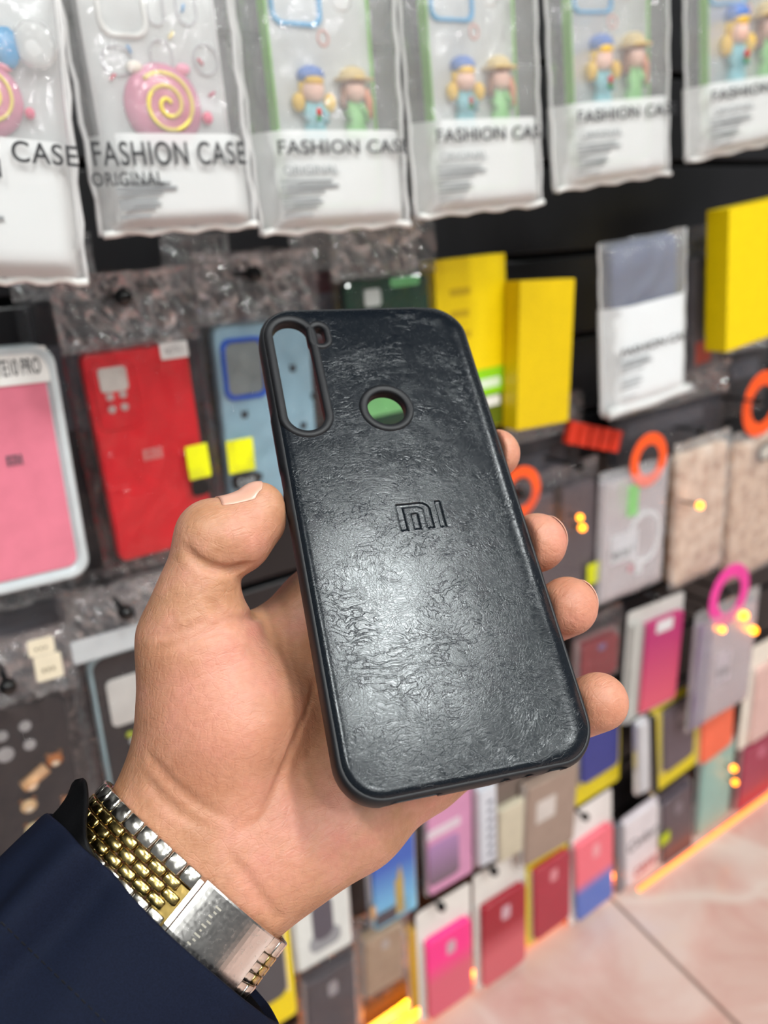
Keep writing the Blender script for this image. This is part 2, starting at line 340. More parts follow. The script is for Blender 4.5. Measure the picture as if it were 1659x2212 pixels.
def plate():
    pts, edges = [], []
    def add_loop(L):
        s = len(pts); pts.extend(L)
        for k in range(len(L)): edges.append((s+k, s+(k+1) % len(L)))
        return list(range(s, s+len(L)))
    dens = lambda L: [p for i in range(len(L)) for p in [tuple(np.array(L[i])+(np.array(L[(i+1) % len(L)])-np.array(L[i]))*k/max(1, int(np.linalg.norm(np.array(L[(i+1) % len(L)])-np.array(L[i]))/0.0015))) for k in range(max(1, int(np.linalg.norm(np.array(L[(i+1) % len(L)])-np.array(L[i]))/0.0015)))]]
    outer = dens(rr2(HWc, HLc, RCc)); holeA = dens(pill(CP, CQ, cam_r+lip*0.7)); holeB = dens(pill(FP, FQ, fl_r+lip*0.5)); holeC = dens(pill((fc[0], fc[1]), (fc[0]+1e-6, fc[1]), fcr+lip*0.7, 20))
    # openings A and B run into each other: keep only the points of each outside the other, ordered as one outline
    inB = lambda p: sd_pill(p[0], p[1], FP, FQ, fl_r+lip*0.5) < 0
    inA = lambda p: sd_pill(p[0], p[1], CP, CQ, cam_r+lip*0.7) < 0
    def rot(L, test):
        k = next(i for i in range(len(L)) if test(L[i-1]) and not test(L[i])); L = L[k:]+L[:k]; return [p for p in L if not test(p)]
    holeAB = rot(holeA, inB)+rot(holeB, inA)
    add_loop(outer); add_loop(holeAB); add_loop(holeC)
    for d in (0.0005, 0.0011, 0.0018, 0.0027, 0.0042): pts.extend(dens(rr2(HWc-d, HLc-d, max(0.003, RCc-d))))
    nh = len(pts)
    hole = lambda x, y: in_poly(x, y, holeAB) or in_poly(x, y, holeC)
    x = -HWc+0.006
    while x < HWc-0.0055:
        y = -HLc+0.006
        while y < HLc-0.0055:
            if sd_out(x, y) < -0.0055 and not (min(abs(sd_pill(x, y, CP, CQ, cam_r+lip*0.7)), abs(sd_pill(x, y, FP, FQ, fl_r+lip*.5)), abs(math.hypot(x-fc[0], y-fc[1])-fcr-lip*.7)) < 0.0006) and not hole(x, y) and not (g0[0]-0.001 < x < g0[0]+gw+0.001 and g0[1]-0.001 < y < g0[1]+gh+0.001): pts.append((x, y))
            y += 0.0017
        x += 0.0017
    x = g0[0]-0.001
    while x < g0[0]+gw+0.0012:
        y = g0[1]-0.001
        while y < g0[1]+gh+0.0011: pts.append((x, y)); y += 0.00032
        x += 0.00032
    V, E2, Fc, *_ = delaunay_2d_cdt([Vector(p) for p in pts], edges, [], 0, 1e-6)
    Fk = []
    for f in Fc:
        cx, cy = sum(V[i].x for i in f)/len(f), sum(V[i].y for i in f)/len(f)
        if sd_out(cx, cy) < 0 and not hole(cx, cy): Fk.append(list(f))
    n = len(V); verts = [(v.x, v.y, top_h(v.x, v.y)) for v in V]+[(v.x, v.y, -0.0030) for v in V]
    cnt = {}
    for f in Fk:
        for i in range(len(f)):
            e = (f[i], f[(i+1) % len(f)]); cnt[e] = cnt.get(e, 0)+1
    faces = [tuple(f) for f in Fk]+[tuple(n+i for i in reversed(f)) for f in Fk]
    for (a, b) in cnt:
        if (b, a) not in cnt: faces.append((b, a, n+a, n+b))
    return verts, faces
_v, _f = plate()
o = mk('leather_back', _v, _f, LEATHER, held, True)
md = o.modifiers.new('edges', 'EDGE_SPLIT'); md.split_angle = math.radians(50)
# bumper rim swept round the outline
def sweep_rim():
    L = rr2(HWc, HLc, RCc, 12); D = []
    for i in range(len(L)):
        p, q = np.array(L[i]), np.array(L[(i+1) % len(L)]); m_ = max(1, int(np.linalg.norm(q-p)/0.0012))
        D += [p+(q-p)*k/m_ for k in range(m_)]
    loops = []
    for p in D:
        e = 1e-5; nx = (sd_out(p[0]+e, p[1])-sd_out(p[0]-e, p[1])); ny = sd_out(p[0], p[1]+e)-sd_out(p[0], p[1]-e); l = math.hypot(nx, ny) or 1; nx, ny = nx/l, ny/l
        dep = 0.0100; out = 0.0
        sm = lambda a, b, w, t: max(0, min(1, (t-a)/w))*max(0, min(1, (b-t)/w))
        if ny < -0.9:                                   # openings along the bottom edge: speaker, microphone, plug, jack
            for a, b, dd in ((-0.027, -0.011, 0.0066), (0.0055, 0.0100, 0.0068), (0.0128, 0.017, 0.0064), (0.0205, 0.0275, 0.0068)): dep -= dd*sm(a, b, 0.0012, p[0])
        if nx < -0.9:                                   # volume and power keys on the left edge
            for a, b in ((0.020, 0.043), (0.003, 0.014)): out += 0.0006*sm(a, b, 0.001, p[1])
        edge = top_h(p[0]-nx*0.00005, p[1]-ny*0.00005)
        prof = [(-0.0006, edge-0.0008), (-0.0002, edge-0.0001), (0.0004, edge+0.00005), (0.0011, edge-0.0006), (0.0016+out, edge-0.0019), (0.0017+out, -dep*0.55), (0.0015, -dep+0.0008), (0.0010, -dep), (0.0003, -dep), (0.0, -dep+0.0006), (-0.0001, -0.0032), (-0.0006, -0.0032)]
        loops.append([(p[0]+nx*d, p[1]+ny*d, z) for d, z in prof])
    return loft('rim', loops, RUBBER, held, closed=True, smooth=True)
sweep_rim()
def ring_lip(name, p, q, r, w, n=18):
    L = pill(p, q, 1.0, n); loops = []
    for k in range(len(L)):
        base = pill(p, q, r, n)[k]; outp = pill(p, q, r+w, n)[k]
        prof = [(0, -0.0036), (0, 0.0000), (0.12, 0.0005), (0.55, 0.0008), (0.85, 0.0006), (1.0, -0.0002), (1.0, -0.0012), (0.9, -0.0036)]
        loops.append([(base[0]+(outp[0]-base[0])*a, base[1]+(outp[1]-base[1])*a, z) for a, z in prof])
    return loft(name, loops, RUBBER, held, closed=True, smooth=True)
ring_lip('camera_surround', CP, CQ, cam_r, lip)
ring_lip('flash_surround', FP, FQ, fl_r, lip*0.85)
ring_lip('sensor_surround', (fc[0], fc[1]), (fc[0]+1e-6, fc[1]), fcr, lip, 22)

# ------------------------------------------------------------------ the hand: a smooth blend of limbs, in camera metres
def prim(a, ra, b=None, rb=None):
    A = pcam(*a); B = pcam(*b) if b is not None else A+1e-6
    return (A, ra/1000, B, (rb if rb is not None else ra)/1000)
def d_prim(P, pr):
    A, ra, B, rb = pr; ab = (B-A).astype(np.float32); l2 = float(np.dot(ab, ab))
    A = [float(q) for q in A]; ab = [float(q) for q in ab]; ra, rb = float(ra), float(rb)
    px_ = P[0]-A[0]; py_ = P[1]-A[1]; pz = P[2]-A[2]
    t = np.clip((px_*ab[0]+py_*ab[1]+pz*ab[2])/l2, 0, 1)
    return np.sqrt((px_-t*ab[0])**2+(py_-t*ab[1])**2+(pz-t*ab[2])**2)-(ra+(rb-ra)*t)
def smin(a, b, k):
    h = np.clip(0.5+0.5*(b-a)/k, 0, 1); return b+(a-b)*h-k*h*(1-h)
AX = nrm([-300, 335, -190])                                 # forearm axis, pointing to the elbow
E1 = nrm(np.array([335, 300, 0])-AX*np.dot(AX, [335, 300, 0])); E2 = np.cross(AX, E1); E2 = E2 if E2[2] < 0 else -E2
WC = pcam(437, 1840, 0.247)                                # wrist centre
def wr(off, along): return WC+E1*off/1000+AX*along/1000
arm = [(wr(o_, -14), 0.0185, wr(o_*1.05, 75), 0.021) for o_ in (-13.0, 0.0, 13.0)]
palm = [
    prim((420, 1690, .250), 20, (415, 1380, .247), 15.5),     # radial border to the thumb base
    prim((505, 1540, .249), 23.5, (455, 1420, .247), 18),     # thumb ball
    prim((520, 1690, .252), 21, (500, 1560, .250), 21),
    prim((470, 1800, .250), 19, (700, 1320, .279), 13.5),
    prim((480, 1830, .250), 19, (800, 1420, .285), 14),
    prim((500, 1850, .250), 19, (880, 1530, .280), 14),
    prim((560, 1845, .251), 18.5, (760, 1765, .256), 17),     # heel on the little-finger side
    prim((640, 1800, .253), 18.5, (900, 1665, .266), 14.5),
    prim((520, 1410, .262), 9, (700, 1312, .279), 13),        # web between thumb and forefinger
]
thumb = [prim((412, 1370, .246), 14.5, (425, 1290, .244), 12.2), prim((425, 1290, .244), 12.2, (462, 1160, .243), 11.5), prim((462, 1160, .243), 11.5, (508, 1156, .245), 11.2), prim((508, 1156, .245), 11.2, (561, 1094, .2475), 7.9),
         prim((508, 1156, .245), 11.2, (556, 1124, .248), 9.2)]
fingers = [
    [prim((700, 1312, .279), 13, (900, 1120, .312), 10.5), prim((900, 1120, .312), 10.5, (1030, 1010, .300), 9.6), prim((1030, 1010, .300), 9.6, (1070, 980, .2805), 9.0)],
    [prim((800, 1420, .285), 12.5, (980, 1290, .318), 10.8), prim((980, 1290, .318), 10.8, (1100, 1200, .298), 10.0), prim((1100, 1200, .298), 10.0, (1160, 1172, .2655), 10.2)],
    [prim((880, 1530, .280), 12.5, (1050, 1420, .305), 10.4), prim((1050, 1420, .305), 10.4, (1170, 1340, .285), 9.8), prim((1170, 1340, .285), 9.8, (1226, 1310, .2555), 9.9)],
    [prim((900, 1665, .266), 12.5, (1090, 1600, .285), 10.2), prim((1090, 1600, .285), 10.2, (1220, 1545, .265), 9.6), prim((1220, 1545, .265), 9.6, (1293, 1516, .2420), 9.2)],
]
KUf, KVf, KNf = KU, KV, KN
def d_case(P):
    x = (P[0]-KO[0])*KU[0]+(P[1]-KO[1])*KU[1]+(P[2]-KO[2])*KU[2]
    y = (P[0]-KO[0])*KV[0]+(P[1]-KO[1])*KV[1]+(P[2]-KO[2])*KV[2]
    z = (P[0]-KO[0])*KN[0]+(P[1]-KO[1])*KN[1]+(P[2]-KO[2])*KN[2]
    r = 0.0118; qx = np.abs(x)-(HWc+0.0020)+r; qy = np.abs(y)-(HLc+0.0020)+r
    d2 = np.sqrt(np.maximum(qx, 0)**2+np.maximum(qy, 0)**2)+np.minimum(np.maximum(qx, qy), 0)-r
    dz = np.abs(z+0.0048)-0.0058
    return np.maximum(d2, dz)
grooves = []
def hand_base(P):
    w = d_prim(P, arm[0])
    for p in arm[1:]: w = smin(w, d_prim(P, p), 0.008)
    d = d_prim(P, palm[0])
    for p in palm[1:]: d = smin(d, d_prim(P, p), 0.011)
    d = smin(d, w, 0.016)
    t = d_prim(P, thumb[0])
    for p in thumb[1:]: t = smin(t, d_prim(P, p), 0.0035)
    res = smin(d, t, 0.007)
    for fg in fingers:
        f = d_prim(P, fg[0])
        for p in fg[1:]: f = smin(f, d_prim(P, p), 0.003)
        res = np.minimum(res, smin(d, f, 0.008))
    return res
def hand_sdf(P, cut=True):
    d = hand_base(P)
    for seg, r in grooves: d = -smin(-d, d_prim(P, seg+()), 0.0016) if False else np.maximum(d, -(d_prim(P, seg)))
    if cut:
        c = d_case(P); d = -smin(-d, c, 0.0010)
    return d
def pt(P): return [np.array([P[0]]), np.array([P[1]]), np.array([P[2]])]
def surf_depth(xy, z0=0.19):
    xy = np.array(xy, float); z = np.full(len(xy), z0)
    for _ in range(60):
        d = hand_base([(xy[:, 0]-CX)/F*z, (xy[:, 1]-CY)/F*z, z]); z = z+np.where(d > 1e-4, d*0.9, 0)
    return z
def add_crease(pts, r0, deep):
    P = []
    for i in range(len(pts)-1):
        for k in range(4):
            x = pts[i][0]+(pts[i+1][0]-pts[i][0])*k/4; y = pts[i][1]+(pts[i+1][1]-pts[i][1])*k/4; P.append((x, y))
    P.append(pts[-1]); S = [(x, y, z) for (x, y), z in zip(P, surf_depth(P)) if z < 0.35]
    n = len(S)-1
    for i in range(n):
        f = lambda k: math.sin(PI*min(1, max(0.06, k/n)))**0.5 if k not in (0, n) else 0.25
        a = pcam(S[i][0], S[i][1], S[i][2]-r0/1000*(1-deep*f(i))); b = pcam(S[i+1][0], S[i+1][1], S[i+1][2]-r0/1000*(1-deep*f(i+1)))
        grooves.append(((a, r0/1000, b, r0/1000), r0))
add_crease([(398, 1190), (425, 1212), (462, 1230), (500, 1235), (532, 1226)], 1.5, 1.0)      # thumb joint
add_crease([(690, 1470), (662, 1550), (632, 1625), (600, 1705), (568, 1770), (520, 1800)], 1.6, 0.42)   # life line
add_crease([(495, 1848), (530, 1893), (565, 1942), (604, 1990)], 1.6, 0.62)                     # wrist fold
add_crease([(455, 1296), (490, 1338), (530, 1338), (560, 1325)], 1.7, 0.55)                       # thumb web
add_crease([(330, 1405), (390, 1388), (450, 1366), (490, 1346)], 1.6, 0.33)
add_crease([(340, 1372), (400, 1360), (455, 1345)], 1.6, 0.28)
add_crease([(318, 1640), (370, 1700), (430, 1745), (500, 1775)], 1.8, 0.25)
add_crease([(310, 1690), (370, 1750), (450, 1800)], 1.8, 0.25)

def surface_nets(d, org, h):
    s = d < 0; nx, ny, nz = d.shape
    c = np.zeros((nx-1, ny-1, nz-1), np.int8)
    for i in (0, 1):
        for j in (0, 1):
            for k in (0, 1): c += s[i:nx-1+i, j:ny-1+j, k:nz-1+k]
    act = np.argwhere((c > 0) & (c < 8)); idx = -np.ones(c.shape, np.int64); idx[act[:, 0], act[:, 1], act[:, 2]] = np.arange(len(act))
    acc = np.zeros((len(act), 3)); cnt = np.zeros(len(act))
    cor = [(i, j, k) for i in (0, 1) for j in (0, 1) for k in (0, 1)]
    dv = {q: d[act[:, 0]+q[0], act[:, 1]+q[1], act[:, 2]+q[2]] for q in cor}
    for a in cor:
        for ax in range(3):
            if a[ax]: continue
            b = list(a); b[ax] = 1; b = tuple(b); va, vb = dv[a], dv[b]; m = (va < 0) != (vb < 0)
            t = np.where(m, va/np.where(m, va-vb, 1), 0); p = np.array(a)[None]+t[:, None]*(np.array(b)-np.array(a))[None]
            acc[m] += p[m]; cnt[m] += 1
    V = (act+acc/cnt[:, None])*h+org
    quads = []
    for ax in range(3):
        sl0 = [slice(None)]*3; sl1 = [slice(None)]*3; sl0[ax] = slice(0, -1); sl1[ax] = slice(1, None)
        e = np.argwhere(s[tuple(sl0)] != s[tuple(sl1)]); u, v = (ax+1) % 3, (ax+2) % 3
        ok = (e[:, u] > 0) & (e[:, v] > 0) & (e[:, u] < d.shape[u]-1) & (e[:, v] < d.shape[v]-1); e = e[ok]
        q = []
        for du, dvv in ((-1, -1), (0, -1), (0, 0), (-1, 0)):
            f = e.copy(); f[:, u] += du; f[:, v] += dvv; q.append(idx[f[:, 0], f[:, 1], f[:, 2]])
        q = np.stack(q, 1); flip = ~s[e[:, 0], e[:, 1], e[:, 2]]; q[flip] = q[flip][:, ::-1]; quads.append(q)
    return V, np.concatenate(quads)
_h = 0.0009; _lo = np.array([-0.103, -0.045, 0.198]); _hi = np.array([0.090, 0.158, 0.336])
_ax = [np.arange(_lo[i], _hi[i], _h, dtype=np.float32) for i in range(3)]
_P = np.meshgrid(*_ax, indexing='ij', sparse=True)
_cg = [a[::4] for a in _ax]; _cd = hand_base(np.meshgrid(*_cg, indexing='ij', sparse=True))        # coarse pass, then only cells near the skin
_nr = np.abs(_cd) < _h*4*1.9
_D = np.repeat(np.repeat(np.repeat(_cd, 4, 0), 4, 1), 4, 2)[:len(_ax[0]), :len(_ax[1]), :len(_ax[2])].astype(np.float32)
_mk = np.repeat(np.repeat(np.repeat(_nr, 4, 0), 4, 1), 4, 2)[:len(_ax[0]), :len(_ax[1]), :len(_ax[2])]
for _o in ((4, 0, 0), (0, 4, 0), (0, 0, 4), (4, 4, 4)):
    _m2 = np.zeros_like(_mk); _m2[_o[0]:, _o[1]:, _o[2]:] = _mk[:_mk.shape[0]-_o[0], :_mk.shape[1]-_o[1], :_mk.shape[2]-_o[2]]; _mk = _mk | _m2
_ii = np.nonzero(_mk); _D[_ii] = hand_base([_ax[0][_ii[0]], _ax[1][_ii[1]], _ax[2][_ii[2]]])
for (A_, ra, B_, rb), r0 in grooves:                          # creases: local boxes only
    lo = np.minimum(A_, B_)-0.004; hi = np.maximum(A_, B_)+0.004
    ii = [slice(max(0, int((lo[i]-_lo[i])/_h)), max(0, int((hi[i]-_lo[i])/_h)+1)) for i in range(3)]
    sub = [_P[0][ii[0], :, :], _P[1][:, ii[1], :], _P[2][:, :, ii[2]]]
    g = d_prim(sub, (A_, ra, B_, rb)); _D[ii[0], ii[1], ii[2]] = -smin(-_D[ii[0], ii[1], ii[2]], g, 0.0012)
_c = d_case(_P); _D = -smin(-_D, _c, 0.0010)
HV, HF = surface_nets(_D, _lo, _h); del _D, _c
# light smoothing of the net
_nb = np.concatenate([HF[:, [0, 1]], HF[:, [1, 2]], HF[:, [2, 3]], HF[:, [3, 0]]])
for _ in range(2):
    s_ = np.zeros_like(HV); c_ = np.zeros(len(HV)); np.add.at(s_, _nb[:, 0], HV[_nb[:, 1]]); np.add.at(c_, _nb[:, 0], 1); np.add.at(s_, _nb[:, 1], HV[_nb[:, 0]]); np.add.at(c_, _nb[:, 1], 1)
    HV = HV*0.6+0.4*s_/np.maximum(c_, 1)[:, None]
def skin():
    t = NT('skin'); v = t.coord(1.0)
    n1 = t.n('ShaderNodeTexNoise', Scale=38.0, Detail=5.0, Roughness=0.6); t.l(v, n1.inputs['Vector'])
    c = t.ramp(n1.outputs['Fac'], [(0.30, 'ab7a57'), (0.46, 'be8d6d'), (0.58, 'c9927a'), (0.72, 'cb8878')])
    at = t.n('ShaderNodeAttribute'); at.attribute_name = 'flush'
    m1 = t.n('ShaderNodeMixRGB'); m1.inputs[2].default_value = lin('d48c7a'); t.l(at.outputs['Fac'], m1.inputs[0]); t.l(c, m1.inputs[1])
    n4 = t.n('ShaderNodeTexNoise', Scale=420.0, Detail=3.0); t.l(v, n4.inputs['Vector']); m3 = t.n('ShaderNodeMixRGB', _blend_type='MULTIPLY', Fac=0.5)
    t.l(m1.outputs[0], m3.inputs[1]); t.l(t.ramp(n4.outputs['Fac'], [(0.35, (0.86, 0.80, 0.78, 1)), (0.6, (1, 1, 1, 1))]), m3.inputs[2]); t.l(m3.outputs[0], t.b.inputs['Base Color'])
    # fine lines: ridges and creases
    mp = t.n('ShaderNodeMapping'); mp.inputs['Rotation'].default_value = (0.3, 0.5, 0.9); mp.inputs['Scale'].default_value = (260, 1150, 500); t.l(v, mp.inputs[0])
    n2 = t.n('ShaderNodeTexNoise', Scale=1.0, Detail=2.0, Distortion=0.7); t.l(mp.outputs[0], n2.inputs['Vector'])
    vo = t.n('ShaderNodeTexVoronoi', Scale=1.0, _feature='DISTANCE_TO_EDGE'); mp2 = t.n('ShaderNodeMapping'); mp2.inputs['Rotation'].default_value = (0.2, 0.9, 0.4); mp2.inputs['Scale'].default_value = (260, 120, 300); t.l(v, mp2.inputs[0]); t.l(mp2.outputs[0], vo.inputs['Vector'])
    mr = t.n('ShaderNodeMapRange', _interpolation_type='SMOOTHSTEP'); mr.inputs[2].default_value = 0.06; t.l(vo.outputs['Distance'], mr.inputs[0])
    wv = t.n('ShaderNodeTexWave', Scale=520.0, Distortion=5.0, Detail=1.0, _bands_direction='DIAGONAL'); wv.inputs['Detail Scale'].default_value = 0.12; t.l(v, wv.inputs['Vector'])
    b = t.bump(n2.outputs['Fac'], 0.8, 0.0004); b = t.bump(mr.outputs[0], 0.18, 0.0003, b); b = t.bump(wv.outputs['Fac'], 0.10, 0.00012, b); t.l(b, t.b.inputs['Normal'])
    t.b.inputs['Roughness'].default_value = 0.47; t.b.inputs['Specular IOR Level'].default_value = 0.42
    t.b.inputs['Subsurface Weight'].default_value = 0.28; t.b.inputs['Subsurface Radius'].default_value = (1.0, 0.35, 0.2); t.b.inputs['Subsurface Scale'].default_value = 0.004
    return t.m
SKIN = skin()
person = empty('person', Matrix.Translation(Vector(cam2w(WC)))); pinv = np.array(cam2w(WC))
tag(person, 'left hand in a navy jacket sleeve gripping the black phone case', 'person')
HVw = (RW @ HV.T).T+CAMP-pinv
hand = mk('hand', HVw.tolist(), HF.tolist(), SKIN, person, True)
fl = hand.data.attributes.new('flush', 'FLOAT', 'POINT')
fa = np.zeros(len(HV))
for c, r, a in (((1085, 975, .28), .012, .5), ((1185, 1172, .262), .014, .6), ((1250, 1312, .252), .014, .65), ((1318, 1512, .238), .013, .5), ((470, 1560, .225), .028, .5), ((560, 1740, .232), .018, .45), ((560, 1170, .238), .012, .35), ((560, 1860, .232), .02, .3)):
    q = pcam(*c); fa = np.maximum(fa, a*np.exp(-np.sum((HV-q)**2, 1)/(r*r)))
fl.data.foreach_set('value', fa.astype(np.float32))
NAIL = mat('d9a590', 0.3, nz=0.05, spec=0.6, scale=200); NAILTIP = mat('efe2cc', 0.35)
def nail(base, tip, n_dir, width, name='nail', reach=0.008, lift=0.00035, tipw=0.7):
    B_, T_ = pcam(*base), pcam(*tip); ax_ = T_-B_; N_ = nrm(np.array(n_dir, float)-nrm(ax_)*np.dot(nrm(ax_), n_dir)); S_ = np.cross(nrm(ax_), N_)
    m_, k_ = 13, 11; Q = []
    for i in range(m_):
        f = i/(m_-1); wd = width/2000*(math.sin(PI*min(1, 0.32+0.5*f/0.7)/1.0)**0.4 if f < 0.25 else 1.0)*(1-0.25*max(0, f-0.75)/0.25)
        for j in range(k_):
            s = (j/(k_-1)*2-1); Q.append(B_+ax_*(f-0.06*(s*s)*(1 if f < .5 else 2.2))+S_*s*wd+N_*reach)
    Q = np.array(Q)
    for _ in range(40):
        d = hand_base([Q[:, 0], Q[:, 1], Q[:, 2]]); low = (Q-B_) @ N_ < -0.006
        Q = Q-N_[None]*np.where((d > 2e-5) & ~low, np.minimum(d, 0.001), 0)[:, None]
    V = [q+N_*lift for q in Q]
    n = len(V); V2 = V+[p-N_*0.0005 for p in V]; Fc = []
    for i in range(m_-1):
        for j in range(k_-1):
            a = i*k_+j; Fc += [(a, a+1, a+k_+1, a+k_), (n+a, n+a+k_, n+a+k_+1, n+a+1)]
    bd = [j for j in range(k_)]+[i*k_+k_-1 for i in range(1, m_)]+[(m_-1)*k_+j for j in range(k_-2, -1, -1)]+[i*k_ for i in range(m_-2, 0, -1)]
    for q in range(len(bd)): a, b = bd[q], bd[(q+1) % len(bd)]; Fc.append((b, a, n+a, n+b))
    W = [(RW@p)+CAMP-pinv for p in V2]
    o = mk('nail', W, Fc, NAIL, hand, True); tag(o, 'pale pink fingernail'); return o
nail((487, 1104, .243), (574, 1058, .2475), (-0.42, -0.86, -0.28), 13.5)
nail((1185, 1150, .272), (1228, 1146, .2655), (0.45, -0.45, 0.77), 12.5, lift=0.0009)
nail((1250, 1290, .262), (1293, 1286, .2560), (0.45, -0.45, 0.77), 12.0, lift=0.0009)

# ------------------------------------------------------------------ bracelet watch band on the wrist
watch = empty('watch_bracelet', Matrix.Translation(Vector(cam2w(WC)))); tag(watch, 'two-tone steel and gold link watch bracelet with folding clasp on the wrist', 'watch')
def steel(name, c, rough=0.22, brushed=None, bp=0.00003):
    t = NT(name); v = t.coord(1.0); n1 = t.n('ShaderNodeTexNoise', Scale=900.0 if brushed is None else 1.0, Detail=2.0)
    if brushed is not None:
        mp = t.n('ShaderNodeMapping'); mp.inputs['Scale'].default_value = brushed; t.l(v, mp.inputs[0]); v = mp.outputs[0]
    t.l(v, n1.inputs['Vector']); t.b.inputs['Metallic'].default_value = 1.0; t.b.inputs['Base Color'].default_value = lin(c)
    t.l(t.ramp(n1.outputs['Fac'], [(0.3, (rough*0.8,)*3+(1,)), (0.7, (rough*1.3,)*3+(1,))]), t.b.inputs['Roughness'])
    t.l(t.bump(n1.outputs['Fac'], 0.1, bp), t.b.inputs['Normal']); return t.m
STEEL = steel('polished_steel', 'd9d5cc', 0.2); GOLD = steel('worn_gold', 'b8a266', 0.22); BRUSH = steel('brushed_steel', 'cfccc8', 0.22, None, 0.000004)
BC = WC + AX*0.0125
NB = 240; _an = np.arange(NB)*2*PI/NB; _dr = np.cos(_an)[:, None]*E1[None]+np.sin(_an)[:, None]*E2[None]; prof_r = np.zeros(NB)
for al in (-0.011, 0.0, 0.009):
    r = np.full(NB, 0.02)
    for _ in range(30):
        q = BC+AX*al+_dr*r[:, None]; r = r+(0.0016-hand_base([q[:, 0], q[:, 1], q[:, 2]]))*0.9
    prof_r = np.maximum(prof_r, r)
prof_r = list(prof_r)
for _ in range(60): prof_r = [max(prof_r[k], (prof_r[k-1]+prof_r[(k+1) % NB])/2*0.9995) for k in range(NB)]
ring = np.array([BC+(E1*math.cos(2*PI*k/NB)+E2*math.sin(2*PI*k/NB))*prof_r[k] for k in range(NB)])
# arc length starting on the thumb side (angle 180 deg), running over the inside of the wrist to the little-finger side
order = [(NB//2+20-k) % NB for k in range(NB)]
pth = ring[order]; seg = np.linalg.norm(np.roll(pth, -1, 0)-pth, axis=1); cum = np.concatenate([[0], np.cumsum(seg)])
def at(s):
    s = s % cum[-1]; i = int(np.searchsorted(cum, s)-1); i = max(0, min(NB-1, i)); f = (s-cum[i])/seg[i]
    p = pth[i]+(pth[(i+1) % NB]-pth[i])*f; t = nrm(pth[(i+3) % NB]-pth[i-2]); n_ = np.cross(t, AX); n_ = n_ if np.dot(n_, p-BC) > 0 else -n_
    return p, t, n_
def proj(p): return CX+F*p[0]/p[2], CY+F*p[1]/p[2]
# where the clasp starts: the point of the path nearest the pixel where it is seen
ss = np.linspace(0, cum[-1]*0.6, 400); hand_edge = [at(s)[0]-AX*0.0095 for s in ss]
s_c0 = ss[int(np.argmin([math.hypot(proj(p)[0]-458, proj(p)[1]-1888) for p in hand_edge]))]
s_c1 = ss[int(np.argmin([math.hypot(proj(p)[0]-600, proj(p)[1]-1995) for p in hand_edge]))]
PITCH = 0.0056
def link(s, a0, a1, m, half=0.00272, th=0.0021, nm='link'):
    p, t, n_ = at(s); sec = []
    for k in range(12):
        q = 2*PI*k/12; cx_, sn = math.cos(q), math.sin(q)
        sec.append((half*math.copysign(abs(cx_)**0.42, cx_), th/2*math.copysign(abs(sn)**0.5, sn)))
    loops = []
    for a, q in ((a0+0.0001, 0.82), (a0+0.0004, 1.0), (a1-0.0004, 1.0), (a1-0.0001, 0.82)):
        loops.append([tuple(RW@(p+t*(x*q)+n_*(y*q)+AX*a)+CAMP-pinv) for x, y in sec])
    return loft(nm, loops, m, watch, smooth=True)
cols = [(-0.0095, -0.0047, STEEL, 0), (-0.0046, -0.0016, GOLD, 0.5), (-0.0015, 0.0015, GOLD, 0), (0.0016, 0.0046, GOLD, 0.5), (0.0047, 0.0095, STEEL, 0)]
for ci, (a0, a1, m, sh) in enumerate(cols):
    s = s_c0-PITCH*(0.75 if ci == 0 else 0.9+sh*0.9)
    while s > -0.012: 
        link(s, a0, a1, m); s -= PITCH
    s = s_c1+PITCH*(0.62)
    k = 0
    while k < 6: link(s, a0, a1, m if k else STEEL); s += PITCH; k += 1
def plate_band(name, sa, sb, a0, a1, lift, th, m, n=18):
    loops = []
    for k in range(n+1):
        p, t, n_ = at(sa+(sb-sa)*k/n)
        q = [(a0, 0), (a0+0.0003, th), (a0+0.0008, th+0.0002), (a1-0.0008, th+0.0002), (a1-0.0003, th), (a1, 0)]
        loops.append([tuple(RW@(p+n_*(lift+y)+AX*a)+CAMP-pinv) for a, y in q])
    return loft(name, loops, m, watch)
cla = plate_band('clasp', s_c0, s_c1, -0.0098, 0.0105, 0.0002, 0.0016, BRUSH)
plate_band('end_piece', s_c0-0.0075, s_c0-0.0002, -0.0045, 0.0092, -0.0016, 0.0012, steel('dull_gold', '7d6a3c', 0.35), 6)
l2_ = plate_band('clasp_hinge', s_c0-0.0018, s_c0-0.0003, -0.0088, 0.0095, -0.0004, 0.0014, STEEL, 4)
# faint stamped strokes along the clasp's end
for k in range(9):
    a = -0.0062+0.0014*k
    p0, t0, n0 = at(s_c0+0.0062+0.0006*(k % 2)); p1, t1, n1 = at(s_c0+0.0082-0.0004*(k % 3))
    V = [p0+n0*0.00205+AX*a, p0+n0*0.00205+AX*(a+0.0005), p1+n1*0.00205+AX*(a+0.0005), p1+n1*0.00205+AX*a]
    V = V+[v-n0*0.0001 for v in V]
    mk('stamped_mark', [RW@v+CAMP-pinv for v in V], [(0, 1, 2, 3), (7, 6, 5, 4), (0, 4, 5, 1), (1, 5, 6, 2), (2, 6, 7, 3), (3, 7, 4, 0)], mat('e8e2d2', 0.35, 1.0), cla)

